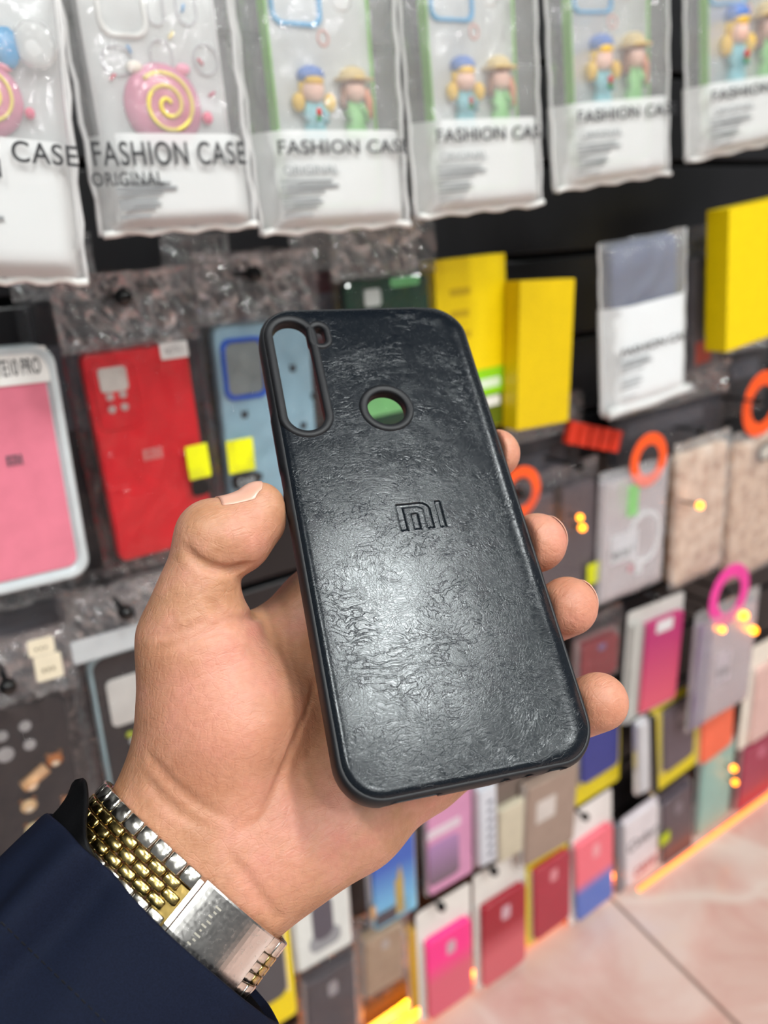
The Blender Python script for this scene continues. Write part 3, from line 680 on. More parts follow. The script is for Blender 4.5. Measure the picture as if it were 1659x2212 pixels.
# ------------------------------------------------------------------ jacket sleeve
def cloth_mat(name, c, rough=0.8):
    t = NT(name); v = t.coord(2600.0); w1 = t.n('ShaderNodeTexNoise', Scale=1.0, Detail=1.0); t.l(v, w1.inputs['Vector'])
    cc = lin(c); t.l(t.ramp(w1.outputs['Fac'], [(0.3, tuple(x*0.75 for x in cc[:3])+(1,)), (0.7, tuple(x*1.25 for x in cc[:3])+(1,))]), t.b.inputs['Base Color'])
    t.l(t.bump(w1.outputs['Fac'], 0.25, 0.0002), t.b.inputs['Normal']); t.b.inputs['Roughness'].default_value = rough; t.b.inputs['Specular IOR Level'].default_value = 0.12
    return t.m
NAVY = cloth_mat('navy_cloth', '0f1526'); LINING = cloth_mat('black_lining', '0b0b0d', 0.55)
SC = pcam(350, 1977, 0.236)
def sleeve_pt(ph, s, grow=0.0, edge=None):
    """ph around (0 = little-finger side, 90 deg = towards the viewer), s = metres from the cuff up the arm"""
    c, q = math.cos(ph), math.sin(ph); a = 0.0475+0.06*max(0, s)*0.3; b = 0.031+0.05*max(0, s)*0.3
    c2 = math.copysign(abs(c)**0.85, c); q2 = math.copysign(abs(q)**0.85, q)
    P = SC+E1*(a+grow)*c2+E2*(b+grow)*q2
    lead = -0.0015*max(0, q)-0.0035*max(0, -c)*max(0, q)
    w = mnoise.noise(Vector((c*2.2, q*2.2, s*14)))*0.0038+mnoise.noise(Vector((c*5, q*5, s*30+4)))*0.0020
    fold = 0.0055*math.exp(-((ph-2.25)/0.16)**2)*math.exp(-(s-0.02)**2/0.0009)-0.0062*math.exp(-((ph-2.0)/0.14)**2)*math.exp(-(s-0.012)**2/0.0006)
    out = nrm(E1*c*b+E2*q*a)
    return P+AX*(s+lead*max(0, 1-s/0.06))+out*(w*min(1, 0.3+s/0.03)+fold)
nph = 96
def wv(L): return [tuple(RW@p+CAMP-pinv) for p in L]
S_ = [0.0, 0.0006, 0.0018]+[0.004+0.0045*k for k in range(32)]
phs = [2*PI*k/nph for k in range(nph)]
outer_l = [wv([sleeve_pt(ph, s, -0.0006 if s == 0 else (0.0 if s > 0.001 else -0.0002)) for ph in phs]) for s in S_]
inner_l = [wv([sleeve_pt(ph, s, -0.0018) for ph in phs]) for s in (0.0, 0.01, 0.03)]
sl_o = loft('jacket_sleeve', inner_l[::-1]+outer_l, NAVY, person, False, False, True); tag(sl_o, 'navy blue jacket sleeve')
def lin_pt(ph, s):
    lob = math.exp(-((ph-2.85)/0.5)**2); p = sleeve_pt(ph, 0.0, -0.0026)
    c, q = math.cos(ph), math.sin(ph)
    k = s*(-0.002+0.0150*lob)
    out = nrm(E1*c+E2*q*0.8)
    return p-AX*k+out*(0.003*s*s*lob+0.0012*lob*mnoise.noise(Vector((ph*6, s*3, 1))))+AX*0.006*(1-s)
lf = [wv([lin_pt(ph, s) for ph in phs]) for s in (0, 0.25, 0.5, 0.75, 0.9, 1.0)]
lb = [wv([lin_pt(ph, s)-nrm(E1*math.cos(ph)+E2*math.sin(ph))*0.0012 for ph in phs]) for s in (0, 0.5, 1.0)]
ln = loft('cuff_lining', lf+lb[::-1], LINING, sl_o, False, False, True); tag(ln, 'black lining bunched out of the cuff')
# seam: dark stitches lying along the sleeve
SX = [(2+14.5*k, 1992+13.9*k) for k in range(17)]
def near_sleeve(x, y):
    z = 0.13
    best = None
    return best
stv, stf = [], []
from mathutils.bvhtree import BVHTree
bvh = BVHTree.FromPolygons([v.co.copy() for v in sl_o.data.vertices], [tuple(p.vertices) for p in sl_o.data.polygons])
def hit(x, y):
    r = RW @ np.array([(x-CX)/F, (y-CY)/F, 1.0]); loc, n_, i, d = bvh.ray_cast(Vector(CAMP-pinv), Vector(r).normalized()); return loc, n_
for x, y in SX:
    (a, na), (b, nb) = hit(x, y), hit(x+9, y+8.6)
    if a is None or b is None: continue
    side = (b-a).cross(na).normalized()*0.00035; k = len(stv)
    if na.dot(a-Vector(CAMP-pinv)) > 0: na = -na
    stv += [a-side-na*0.0002, a+side-na*0.0002, b+side-na*0.0002, b-side-na*0.0002, a+na*0.0003, b+na*0.0003]
    stf += [(k, k+1, k+4), (k+1, k+2, k+5, k+4), (k+2, k+3, k+5), (k+3, k, k+4, k+5)]
if stv: st_o = mk('seam_stitching', stv, stf, mat('0a0c14', 0.7), sl_o)

# ------------------------------------------------------------------ the display wall: hanging goods
class Item:
    """a hanging thing whose front face lies in a plane parallel to the wall"""
    def __init__(s, name, label, cat, TL, TR, BL, D, group=None):
        P1, P2, P3 = (onwall(p, D) for p in (TL, TR, BL)); s.D = D
        W = math.hypot(P2[0]-P1[0], P2[2]-P1[2]); H = math.hypot(P1[0]-P3[0], P1[2]-P3[2])
        a1 = math.atan2(P2[2]-P1[2], P2[0]-P1[0]); a2 = math.atan2(P1[2]-P3[2], P1[0]-P3[0])-PI/2
        a = (a1*W+a2*H)/(W+H); s.ex = np.array([math.cos(a), 0, math.sin(a)]); s.ez = np.array([-math.sin(a), 0, math.cos(a)])
        c = (P2+P3)/2; s.W, s.H = W, H; s.o = c-s.ez*H/2
        s.e = empty(name, Matrix(((s.ex[0], 0, s.ez[0], s.o[0]), (0, 1, 0, s.o[1]), (s.ex[2], 0, s.ez[2], s.o[2]), (0, 0, 0, 1))))
        tag(s.e, label, cat, group); s.hw = W/2
        if DEBUG: print('ITEM', name, 'W %.0f H %.0f rot %.1f (%.1f %.1f) z0 %.3f' % (W*1000, H*1000, math.degrees(a), math.degrees(a1), math.degrees(a2), s.o[2]))
    def loc(s, p, dy=0.0):
        q = onwall(p, s.D+dy)-s.o; return float(np.dot(q, s.ex)), float(np.dot(q, s.ez))
    def rect(s, x0, y0, x1, y1, dy=0.0):
        a, b = s.loc((x0, y0), dy), s.loc((x1, y1), dy); c, d = s.loc((x1, y0), dy), s.loc((x0, y1), dy)
        return (a[0]+d[0])/2, (b[1]+d[1])/2, (b[0]+c[0])/2, (a[1]+c[1])/2
    def slab(s, nm, R, y0, t, r, m, ch=0.0008): return slab(nm, R[0], R[1], R[2], R[3], y0, y0+t, r, m, s.e, ch)
    def frame(s, nm, R, y0, t, r, w, m): return frame(nm, R[0], R[1], R[2], R[3], y0, y0+t, r, w, m, s.e)
    def body(s, m, t=0.010, r=0.009, nm='case_body', R=None, ch=0.0018):
        R = R or (-s.hw, 0, s.hw, s.H); return s.slab(nm, R, 0, t, r, m, ch)
    def text(s, str_, x0, y0, x1, y1, m, y=-0.0004, sp=1.0, nm='lettering', shear=0.0):
        R = s.rect(x0, y0, x1, y1); return text(nm, str_, R[0], R[1], R[2], R[3], y, m, s.e, font_space=sp, shear=shear)
DEBUG = False
def film(it, R, yf, yb, m, amp=0.003, seed=0, nm='bag', nx=22, nz=30, ridge=1.0, waist=0.0, fq=1.0):
    """crumpled plastic bag: front and back sheets sealed along the edges"""
    x0, z0, x1, z1 = R; V = []; Fc = []
    for side, y in ((0, yf), (1, yb)):
        for j in range(nz+1):
            for i in range(nx+1):
                u, v = i/nx, j/nz; x = x0+(x1-x0)*u; z = z0+(z1-z0)*v
                ed = min(1, 6*min(u, 1-u, v*1.4, (1-v)*1.4)); ed = ed*(2-ed)
                q = Vector((x*38*fq+seed*3.7, z*24*fq+seed*1.3, seed+side*9)) if fq == 1 else Vector(((x*0.85+z*0.5)*95+seed*3.7, (z*0.85-x*0.5)*34+seed*1.3, seed+side*9)); n_ = mnoise.noise(q)+0.5*mnoise.noise(q*2.3); rg = (1-abs(mnoise.noise(q*1.3+Vector((5, 5, 0)))))**3
                yy = (yf+yb)/2+(y-(yf+yb)/2)*ed + amp*(n_*0.55-ridge*(rg-0.4)*(1 if side == 0 else -1))*(0.35+0.65*ed)
                if side == 0: yy = min(yy, yf+0.004) if ed > 0.6 else yy
                w_ = 1-waist*math.sin(PI*min(1, max(0, v)))
                xx = (x0+x1)/2+(x-(x0+x1)/2)*w_+0.0018*mnoise.noise(Vector((z*30, seed, 0)))*(1 if u in (0, 1) else 0.5)
                zz = z+0.0018*mnoise.noise(Vector((x*40, seed+3, 1)))
                V.append((xx, yy, zz))
        b = side*(nx+1)*(nz+1)
        for j in range(nz):
            for i in range(nx):
                a = b+j*(nx+1)+i; f = (a, a+1, a+nx+2, a+nx+1); Fc.append(f if side == 0 else f[::-1])
    return mk(nm, V, Fc, m, it.e, True)
def bag_top(it, h=0.050, seed=0, x0=None, x1=None):
    """crinkled header of a bag, gathered under its hook"""
    x0 = -it.hw-0.011 if x0 is None else x0; x1 = it.hw+0.011 if x1 is None else x1
    return film(it, (x0, it.H+0.001, x1, it.H+h), -0.008, 0.008, FILM_TOP, 0.0080, seed, 'bag_header', 54, 36, fq=2)
def logo(it, x0, y0, x1, y1, m, nm='logo'):
    R = it.rect(x0, y0, x1, y1); w, h = R[2]-R[0], R[3]-R[1]; V = []; Fc = []
    def poly(P):
        k = len(V); V.extend([(R[0]+x*w, -0.0005, R[1]+y*h) for x, y in P]); V.extend([(R[0]+x*w, 0.0004, R[1]+y*h) for x, y in P]); n = len(P)
        Fc.append(tuple(range(k, k+n)))
        for i in range(n): Fc.append((k+i, k+n+i, k+n+(i+1) % n, k+(i+1) % n))
    for a, b, c, d in ((0, 0, .17, 1), (.17, .8, .74, 1), (.57, 0, .74, .8), (.28, 0, .45, .62), (.85, 0, 1, 1)): poly([(a, b), (c, b), (c, d), (a, d)])
    return mk(nm, V, Fc, m, it.e)
def hook(px_, D, label, group='black peg hooks', r=0.006, z_=None):
    p = onwall(px_, D); e = empty('display_hook', Matrix.Translation(Vector(p))); tag(e, label, 'hook', group)
    L = [(math.cos(2*PI*k/10), math.sin(2*PI*k/10)) for k in range(10)]
    loft('rod', [[(0.0022*a, y, 0.0022*b) for a, b in L] for y in (0.004, WY-D+0.001)][::-1], mat('2a2a2c', 0.3, 1.0), e, smooth=True)
    loft('end_cap', [[(r*q*a, y, r*q*b) for a, b in L] for q, y in ((0.4, -0.004), (0.8, -0.0028), (1, 0), (1, 0.005), (0.7, 0.006))], mat('070708', 0.25), e, smooth=True)

# ---- top row: clear bags with a frosted, printed lower half
def fashion_bag(label, TL, TR, BL, D, band, words, small=True, seed=0, group='bagged clear cases in the top row', opac=FROST):
    it = Item('bagged_phone_case', label, 'phone case', TL, TR, BL, D, group)
    film(it, (-it.hw, 0, it.hw, it.H), -0.010, 0.016, BAGCLEAR, 0.0040, seed, 'bag', 26, 40)
    hb = it.H*band
    V = []; Fc = []; nx, nz = 20, 14
    for j in range(nz+1):
        for i in range(nx+1):
            u, v = i/nx, j/nz; x = -it.hw*0.985+2*it.hw*0.985*u; z = 0.003+hb*v
            ed = min(1, 5*min(u, 1-u, v*1.2+0.05)); V.append((x, 0.006-0.021*ed*(2-ed)+0.0012*mnoise.noise(Vector((x*40+seed, z*30, seed))), z))
    for j in range(nz):
        for i in range(nx): a = j*(nx+1)+i; Fc.append((a, a+1, a+nx+2, a+nx+1))
    mk('frosted_panel', V, Fc, opac, it.e, True)
    tube('bottom_seam', [(-it.hw+2*it.hw*k/14, -0.002, 0.0015+0.0012*math.sin(k*1.7+seed)) for k in range(15)], 0.0022, WHITE, it.e, 6)
    for s_ in (-1, 1): tube('side_seam', [(s_*it.hw+0.0008*math.sin(k*2.1+seed), 0.001, it.H*k/14) for k in range(15)], 0.0016, film_mat('ffffff', 0.5, 0.3, 60.0, 0.1, 0.4), it.e, 6)
    for w, R, sh in words: text('lettering', w, R[0], R[1], R[2], R[3], -0.0178, INK, it.e, font_space=1.05, shear=sh)
    if small:
        for k, (wd, zz) in enumerate(((0.36, 0.52), (0.40, 0.46), (0.30, 0.415), (0.26, 0.34), (0.28, 0.30), (0.24, 0.26), (0.20, 0.17))):
            slab('small_print', -it.hw*0.84, hb*zz, -it.hw*0.84+it.hw*2*wd*0.9, hb*zz+(0.0013 if k != 1 else 0.0018), -0.0168, -0.0165, 0.0002, mat('8a8d90', 0.6), it.e, 0.00005)
    return it
def clear_case(it, R, ring_m, edge_m, ringR):
    it.slab('case_body', R, 0.0, 0.010, 0.010, CLEARTPU, 0.002)
    it.frame('case_edge', (R[0]-0.0006, R[1]-0.0006, R[2]+0.0006, R[3]+0.0006), -0.0012, 0.010, 0.010, 0.0016, edge_m)
    it.frame('camera_ring', ringR, -0.0028, 0.004, 0.007, 0.0026, ring_m)
def lollipop(it, x, z, r):
    disc('candy_disc', x, z, r, r, -0.002, 0.0, mat('d98ba6', 0.25, coat=0.3), it.e, 28, r*0.32)
    P = []
    for k in range(90):
        t = k/89; a = 0.4+t*4.6*PI; q = r*(0.06+0.70*t); rr_ = q/r; P.append((x+q*math.cos(a), -0.0026-r*0.32*math.sqrt(max(0, 1-rr_**2)), z+q*math.sin(a)))
    tube('swirl', P, r*0.05, mat('f3e26a', 0.3), it.e, 7)
    for sx, c in ((-0.62, 'f0e7d8'), (0.62, 'f3a3bd')): ball('bow', x+sx*r, -0.003, z+r*0.86, r*0.2, 0.003, r*0.14, mat(c, 0.3), it.e)
    ball('bead', x+r*1.12, -0.003, z-r*0.25, r*0.14, 0.003, r*0.16, mat('f06a8c', 0.3), it.e)
def sprinkle(it, pts):
    for (px_, py_, c, an) in pts:
        x, z = it.loc((px_, py_)); L = 0.0022
        tube('sprinkle', [(x-L*math.cos(an), -0.002, z-L*math.sin(an)), (x, -0.0022, z), (x+L*math.cos(an), -0.002, z+L*math.sin(an))], 0.0009, mat(c, 0.4), it.e, 6)
def doll(it, x, z, s, hair, hat, dress, brim, braid):
    skin_ = mat('efc6b6', 0.5)
    loops = []
    for q, r in ((0, 0.30), (0.12, 0.34), (0.5, 0.27), (0.8, 0.16), (0.9, 0.12)): loops.append([(x+s*r*math.cos(2*PI*k/14), -0.002+s*0.4*r*math.sin(2*PI*k/14), z+s*q) for k in range(14)])
    loft('dress', loops, mat(dress, 0.4), it.e, smooth=True)
    for sx in (-1, 1): tube('sleeve', [(x+sx*s*0.12, -0.003, z+s*0.82), (x+sx*s*0.30, -0.004, z+s*0.58), (x+sx*s*0.26, -0.006, z+s*0.42)], s*0.09, mat(dress, 0.4), it.e, 8)
    ball('head', x, -0.0035, z+s*1.12, s*0.30, s*0.20, s*0.27, skin_, it.e)
    ball('hair', x, -0.0012, z+s*1.18, s*0.36, s*0.20, s*0.30, mat(hair, 0.5), it.e)
    ball('fringe', x, -0.0035-s*0.1, z+s*1.32, s*0.27, s*0.12, s*0.12, mat(hair, 0.5), it.e)
    for sx in (-1, 1):
        if braid: ball('hair_bunch', x+sx*s*0.44, -0.004, z+s*0.86, s*0.17, s*0.13, s*0.22, mat(hair, 0.5), it.e)
        else: tube('hair_lock', [(x+sx*s*0.30, -0.003, z+s*1.15), (x+sx*s*0.38, -0.004, z+s*0.9), (x+sx*s*0.36, -0.004, z+s*(0.5 if sx > 0 else 0.72))], s*0.11, mat(hair if sx < 0 else 'd98a63', 0.5), it.e, 8)
    ball('hat', x, -0.002, z+s*1.46, s*0.38, s*0.24, s*0.22, mat(hat, 0.5), it.e)
    if brim: ball('hat_brim', x, -0.004, z+s*1.37, s*0.58, s*0.30, s*0.07, mat(hat, 0.5), it.e)
    if braid: ball('flower', x-s*0.02, -0.002-s*0.28, z+s*0.62, s*0.07, s*0.06, s*0.10, mat('c8382f', 0.4), it.e); ball('flower_leaf', x-s*0.04, -0.002-s*0.28, z+s*0.48, s*0.07, s*0.05, s*0.07, mat('3f8a4c', 0.4), it.e)

def lolli_bag(label, TL, TR, BL, D, cx, cy, r_px, seed, words, ring_px=None, band=0.355, group='bagged clear cases with candy swirl'):
    it = fashion_bag(label, TL, TR, BL, D, band, [], True, seed, group)
    x, z = it.loc((cx, cy)); r = abs(it.loc((cx+r_px, cy))[0]-x)
    for w, (a, b, c, d) in words:
        R = it.rect(a, b, c, d, -0.0165); text('lettering', w, R[0], R[1], R[2], R[3], -0.0178, INK, it.e, font_space=1.08)
    R = (x-0.040, 0.012, x+0.040, 0.012+0.165); 
    it.slab('case_body', R, 0.0, 0.010, 0.010, CLEARTPU, 0.002)
    it.frame('case_edge', R, -0.001, 0.010, 0.010, 0.0018, film_mat('ffffff', 0.55, 0.1, 30.0, 0.1, 0.4))
    if ring_px: it.frame('camera_ring', it.rect(*ring_px), -0.0026, 0.004, 0.008, 0.0026, WHITE)
    lollipop(it, x, z, r); return it
b1 = lolli_bag('clear bag with candy swirl case at the left picture edge, reading CASE', (-195, -70), (148, -70), (-160, 640), 0.47, -35, 215, 84, 1, [('CASE', (24, 310, 165, 356)), ('FASHION', (-190, 335, 0, 378))], None, 0.45)
x_, z_ = b1.loc((12, 108)); ball('drop_charm', x_, -0.004, z_, 0.006, 0.004, 0.010, mat('3f9fd6', 0.2), b1.e)
x_, z_ = b1.loc((72, 100)); ball('clear_bead', x_, -0.005, z_, 0.011, 0.005, 0.012, CLEARTPU, b1.e)
b2 = lolli_bag('clear bag with whole pink and yellow candy swirl, second in the top row', (143, -70), (505, -80), (205, 535), 0.49, 352, 232, 80, 4, [('FASHION CASE', (197, 306, 528, 358)), ('ORIGINAL', (196, 372, 352, 402))], (203, -60, 312, 82))
sprinkle(b2, [(392, 20, '6aa7d8', 1.2), (367, 78, 'e8cf4a', 0.8), (277, 108, '5e9bd2', 2.0), (241, 168, 'd0455f', 0.7), (430, 135, 'd0566a', 2.3), (470, 60, 'd88', 0.2) if False else (455, 205, 'c94b70', 0.5)])
for k, (a, b_, c, d) in enumerate(((310, -60, 350, 58), (374, -60, 420, 58), (217, 98, 285, 165), (322, 85, 372, 160), (415, 95, 470, 165))):
    b2.frame('drip_outline', b2.rect(a, b_, c, d), -0.0018, 0.002, 0.009, 0.0012, film_mat('d0d0d4', 0.5, 0.1, 30.0, 0.15, 0.3))
def doll_bag(label, TL, TR, BL, D, seed, group='bagged clear cases with two dolls', band=0.365, trim=('4fa6d8', '7cc24a'), t_text=True):
    it = fashion_bag(label, TL, TR, BL, D, band, [], True, seed, group)
    w = it.hw; H = it.H
    R = (-w*0.66, H*0.10, w*0.62, H*0.10+0.168)
    clear_case(it, R, mat(trim[0], 0.35), mat(trim[1], 0.35), (R[0]+0.003, H*0.765, R[0]+0.003+w*0.62, H*1.06))
    doll(it, -w*0.21, H*0.350, w*0.45, 'e8bc3f', '5a7fc4', '8ccbd6', False, True)
    doll(it, w*0.33, H*0.355, w*0.45, '8a5a3a', 'd8c08a', '8fcf84', True, False)
    ball('bear_charm', w*0.28, 0.0, H*0.88, w*0.15, 0.002, w*0.14, film_mat('ffffff', 0.5, 0.1, 30.0, 0.15, 0.3), it.e)
    for sx in (-1, 1): ball('bear_ear', w*0.28+sx*w*0.11, 0.0, H*0.925, w*0.045, 0.002, w*0.045, film_mat('ffffff', 0.5, 0.1, 30.0, 0.15, 0.3), it.e)
    frame('round_sticker', -w*0.07, H*0.70, w*0.09, H*0.765, -0.001, 0.0005, w*0.08, w*0.03, mat('d7a9a0', 0.5), it.e)
    text('lettering', 'FASHION CASE', -w*0.84, H*band*0.80, w*0.86, H*band*0.945, -0.0178, INK, it.e, font_space=1.05)
    text('lettering', 'ORIGINAL', -w*0.80, H*band*0.60, -w*0.10, H*band*0.69, -0.0172, mat('8f9396', 0.6), it.e)
    return it
doll_bag('clear bag with two dolls on a green-edged case, directly right of the candy swirl bags', (516, -80), (862, -85), (552, 532), 0.50, 6)
doll_bag('clear bag with two dolls, next one to the right, fourth in the top row', (868, -85), (1165, -88), (892, 488), 0.52, 9)
doll_bag('clear bag with two dolls, fifth in the top row', (1182, -90), (1450, -95), (1196, 424), 0.545, 12)
doll_bag('clear bag with two dolls at the right picture edge, top row', (1478, -95), (1735, -100), (1486, 350), 0.565, 15)

# ---- second row
it = Item('framed_phone_case', 'pink case in a pale grey frame with a NOTE10 PRO sticker, far left', 'phone case', (-158, 770), (116, 735), (-52, 1302), 0.545)
it.body(mat('c3cbce', 0.35), 0.014, 0.012, 'frame_back'); it.frame('frame', (-it.hw, 0, it.hw, it.H), -0.003, 0.010, 0.013, 0.0062, mat('c3cbce', 0.3))
it.slab('case_body', (-it.hw+0.0075, 0.0085, it.hw-0.0075, it.H-0.0085), -0.0012, 0.004, 0.007, mat('d97a8e', 0.22))
it.slab('sticker', it.rect(-60, 752, 104, 832), -0.0026, 0.001, 0.001, WHITE, 0.0002); it.text('NOTE10 PRO', -48, 776, 86, 812, INK, -0.0027)
logo(it, 13, 982, 48, 1004, mat('6d5560', 0.3)).location.y = -0.0015
it = Item('bagged_phone_case', 'bright red phone case in a crinkled clear bag, behind the thumb', 'phone case', (172, 768), (402, 738), (262, 1216), 0.58)
it.body(mat('d2061c', 0.42, nz=0.04), 0.011, 0.006)
it.slab('camera_bump', it.rect(203, 784, 300, 930), -0.0014, 0.003, 0.006, mat('cf0a1e', 0.4), 0.0012)
it.slab('camera_window', it.rect(211, 792, 274, 846), -0.0024, 0.002, 0.003, mat('c9c4be', 0.4), 0.0004)
for a, b_ in ((236, 857), (264, 851), (241, 884), (268, 878)): x_, z_ = it.loc((a, b_)); disc('lens_hole', x_, z_, 0.003, 0.003, -0.0022, 0, mat('b9a5a2', 0.4), it.e, 12)
logo(it, 309, 968, 350, 992, mat('c98a86', 0.35)).location.y = -0.0004
it.slab('sticker', it.rect(344, 738, 405, 774), -0.0016, 0.001, 0.001, WHITE, 0.0002); it.text('NOTE11', 354, 748, 396, 764, mat('9a9a9a', 0.6), -0.0018)
it.slab('tag', it.rect(404, 960, 453, 1034, -0.006), -0.006, 0.0006, 0.001, LIME, 0.0002); it.slab('tag_foot', it.rect(414, 1034, 452, 1070, -0.006), -0.006, 0.0006, 0.004, BLACK, 0.0002)
film(it, (-it.hw-0.012, -0.010, it.hw+0.014, it.H+0.055), -0.0050, 0.016, FILM, 0.0035, 21); bag_top(it, 0.054, 121)
it = Item('bagged_phone_case', 'steel blue case with black dots and a royal blue camera frame', 'phone case', (456, 705), (664, 692), (505, 1098), 0.60)
it.body(mat('8fb0c0', 0.4), 0.010, 0.008)
it.frame('camera_frame', it.rect(479, 728, 575, 862), -0.003, 0.004, 0.008, 0.0035, mat('1f55c0', 0.35)); it.slab('camera_window', it.rect(489, 738, 566, 852), -0.001, 0.002, 0.005, mat('7d8484', 0.25), 0.0004)
for a, b_ in ((528, 896), (632, 796), (678, 856), (610, 960), (560, 1030), (640, 1045), (688, 990), (655, 920)):
    x_, z_ = it.loc((a, b_)); ball('black_dot', x_, -0.0006, z_, 0.0032, 0.0012, 0.003, mat('20242a', 0.4), it.e)
    for sx in (-1, 1): ball('dot_ear', x_+sx*0.002, -0.0006, z_+0.0026, 0.0011, 0.001, 0.0011, mat('20242a', 0.4), it.e)
it.slab('tag', it.rect(491, 948, 549, 1020, -0.006), -0.0065, 0.0006, 0.001, LIME, 0.0002); it.slab('tag_foot', it.rect(500, 1022, 562, 1052, -0.006), -0.0065, 0.0006, 0.004, BLACK, 0.0002); it.text('CASE', 508, 1028, 545, 1044, mat('b8c0c4', 0.5), -0.0068)
film(it, (-it.hw-0.012, -0.008, it.hw+0.010, it.H+0.058), -0.0055, 0.015, FILM, 0.0035, 25); bag_top(it, 0.056, 125)
it = Item('bagged_phone_case', 'glossy dark green case, seen above and through the held case', 'phone case', (746, 612), (926, 586), (772, 950), 0.615)
it.body(mat('0f3a26', 0.08, nz=0.1, coat=1.0), 0.010, 0.008); it.slab('painted_reflection', (-it.hw+0.004, it.H*0.12, it.hw-0.004, it.H*0.30), -0.0012, 0.002, 0.004, mat('9be49a', 0.15, 0.5), 0.0006)  # light green band is the gloss reflection painted in as a plate
it.slab('camera_window', it.rect(786, 624, 822, 662), -0.0012, 0.002, 0.003, mat('c9cfcc', 0.3), 0.0004); it.slab('painted_highlight', it.rect(842, 598, 905, 618), -0.0012, 0.002, 0.003, mat('8fe29a', 0.15, 0.5), 0.0004)  # pale green strip at the top is a painted highlight
film(it, (-it.hw-0.012, -0.006, it.hw+0.010, it.H+0.052), -0.0055, 0.015, FILM, 0.004, 29); bag_top(it, 0.050, 129)
def yellow_box(label, TL, TR, BL, D, t=0.022, col='efd000'):
    it = Item('yellow_box', label, 'box', TL, TR, BL, D, 'yellow boxes on the wall'); it.body(mat(col, 0.4, nz=0.03), t, 0.0008, 'box_body', ch=0.0004)
    return it
it = yellow_box('yellow box with a lime green stripe, just right of the held case top', (938, 565), (1092, 545), (958, 950), 0.625)
it.slab('green_stripe', (-it.hw*0.99, it.H*0.20, it.hw*0.99, it.H*0.36), -0.0004, 0.0006, 0.0005, mat('8fd21c', 0.4), 0.0001); it.slab('white_patch', (it.hw*0.1, it.H*0.245, it.hw*0.72, it.H*0.30), -0.0008, 0.0005, 0.002, mat('d9ead0', 0.5), 0.0001)
it.slab('olive_base', (-it.hw*0.99, 0.001, it.hw*0.99, it.H*0.20), -0.0004, 0.0006, 0.0005, mat('5c6a12', 0.4), 0.0001); it.slab('white_seal', (it.hw*0.25, it.H*0.13, it.hw*0.7, it.H*0.19), -0.0009, 0.0005, 0.002, WHITE, 0.0001)
for a, b_ in ((0.80, 0.85), (0.68, 0.78), (0.56, 0.82)): it.slab('printed_mark', (-it.hw*0.62, it.H*a, it.hw*(b_-0.9), it.H*(a+0.04)), -0.0004, 0.0005, 0.001, mat('c9a800', 0.5), 0.0001)
yellow_box('plain deep yellow box, right of the striped one and above the index fingertip', (1128, 612), (1246, 596), (1112, 936), 0.60, col='dcbb00')
yellow_box('big plain yellow box at the right picture edge', (1576, 452), (1735, 415), (1568, 762), 0.585, 0.03)
it = fashion_bag('small white printed bag hanging between the two plain yellow boxes', (1290, 520), (1478, 500), (1308, 893), 0.60, 0.62, [], True, 33, None, film_mat('eef2f4', 0.86, 0.2, 60.0, 0.2, 0.2))
text('lettering', 'FASHION CASE', -it.hw*0.84, it.H*0.36, it.hw*0.86, it.H*0.405, -0.0178, INK, it.e); text('lettering', 'ORIGINAL', -it.hw*0.8, it.H*0.29, -it.hw*0.1, it.H*0.32, -0.0172, mat('8f9396', 0.6), it.e)
it.slab('case_body', (-it.hw*0.75, it.H*0.12, it.hw*0.75, it.H*0.98), 0, 0.01, 0.008, mat('3b4a73', 0.4))
tube('rolled_edge', [(-it.hw+2*it.hw*k/10, -0.008, 0.004+0.001*math.sin(k)) for k in range(11)], 0.006, FROST, it.e, 10)
it = Item('bagged_phone_case', 'narrow grey pack with lime and coral strips, left of the big yellow box', 'phone case', (1500, 560), (1560, 548), (1500, 800), 0.64)
it.body(mat('77747a', 0.4), 0.012, 0.003); it.slab('lime_strip', (-it.hw*0.3, it.H*0.3, it.hw*0.1, it.H*0.9), -0.001, 0.001, 0.001, mat('c6d43a', 0.4), 0.0002); it.slab('coral_strip', (-it.hw*0.9, it.H*0.05, it.hw*0.2, it.H*0.26), -0.001, 0.001, 0.002, mat('d8604a', 0.4), 0.0002)
film(it, (-it.hw-0.004, -0.006, it.hw+0.004, it.H+0.04), -0.004, 0.015, FILM_GREY, 0.003, 35)

# ---- third row, left: bagged black cases
it = Item('bagged_phone_case', 'black case with teddy bear prints and round camera holes, lower left corner', 'phone case', (-60, 1555), (142, 1488), (20, 2000), 0.58)
it.body(mat('121114', 0.35), 0.011, 0.010)
for a, b_, r in ((54, 1568, 14), (64, 1608, 14), (12, 1630, 20), (4, 1590, 14)): x_, z_ = it.loc((a, b_)); disc('camera_hole', x_, z_, abs(it.loc((a+r, b_))[0]-x_), abs(it.loc((a+r, b_))[0]-x_), -0.0008, 0, mat('a9a7a8', 0.4), it.e, 16)
for a, b_, c in ((118, 1640, 'b56a2c'), (62, 1740, 'e0b98a'), (150, 1730, 'c98a5c'), (72, 1790, 'e6cfa0'), (120, 1800, 'b98050')):
    x_, z_ = it.loc((a, b_)); ball('bear_head', x_, -0.001, z_, 0.0062, 0.0022, 0.0058, mat(c, 0.5), it.e); ball('bear_muzzle', x_, -0.003, z_-0.002, 0.003, 0.0012, 0.0022, mat('f0dcc0', 0.5), it.e)
    for sx in (-1, 1): ball('bear_ear', x_+sx*0.0046, -0.001, z_+0.0058, 0.0019, 0.0014, 0.0019, mat('8a5a34', 0.5), it.e)
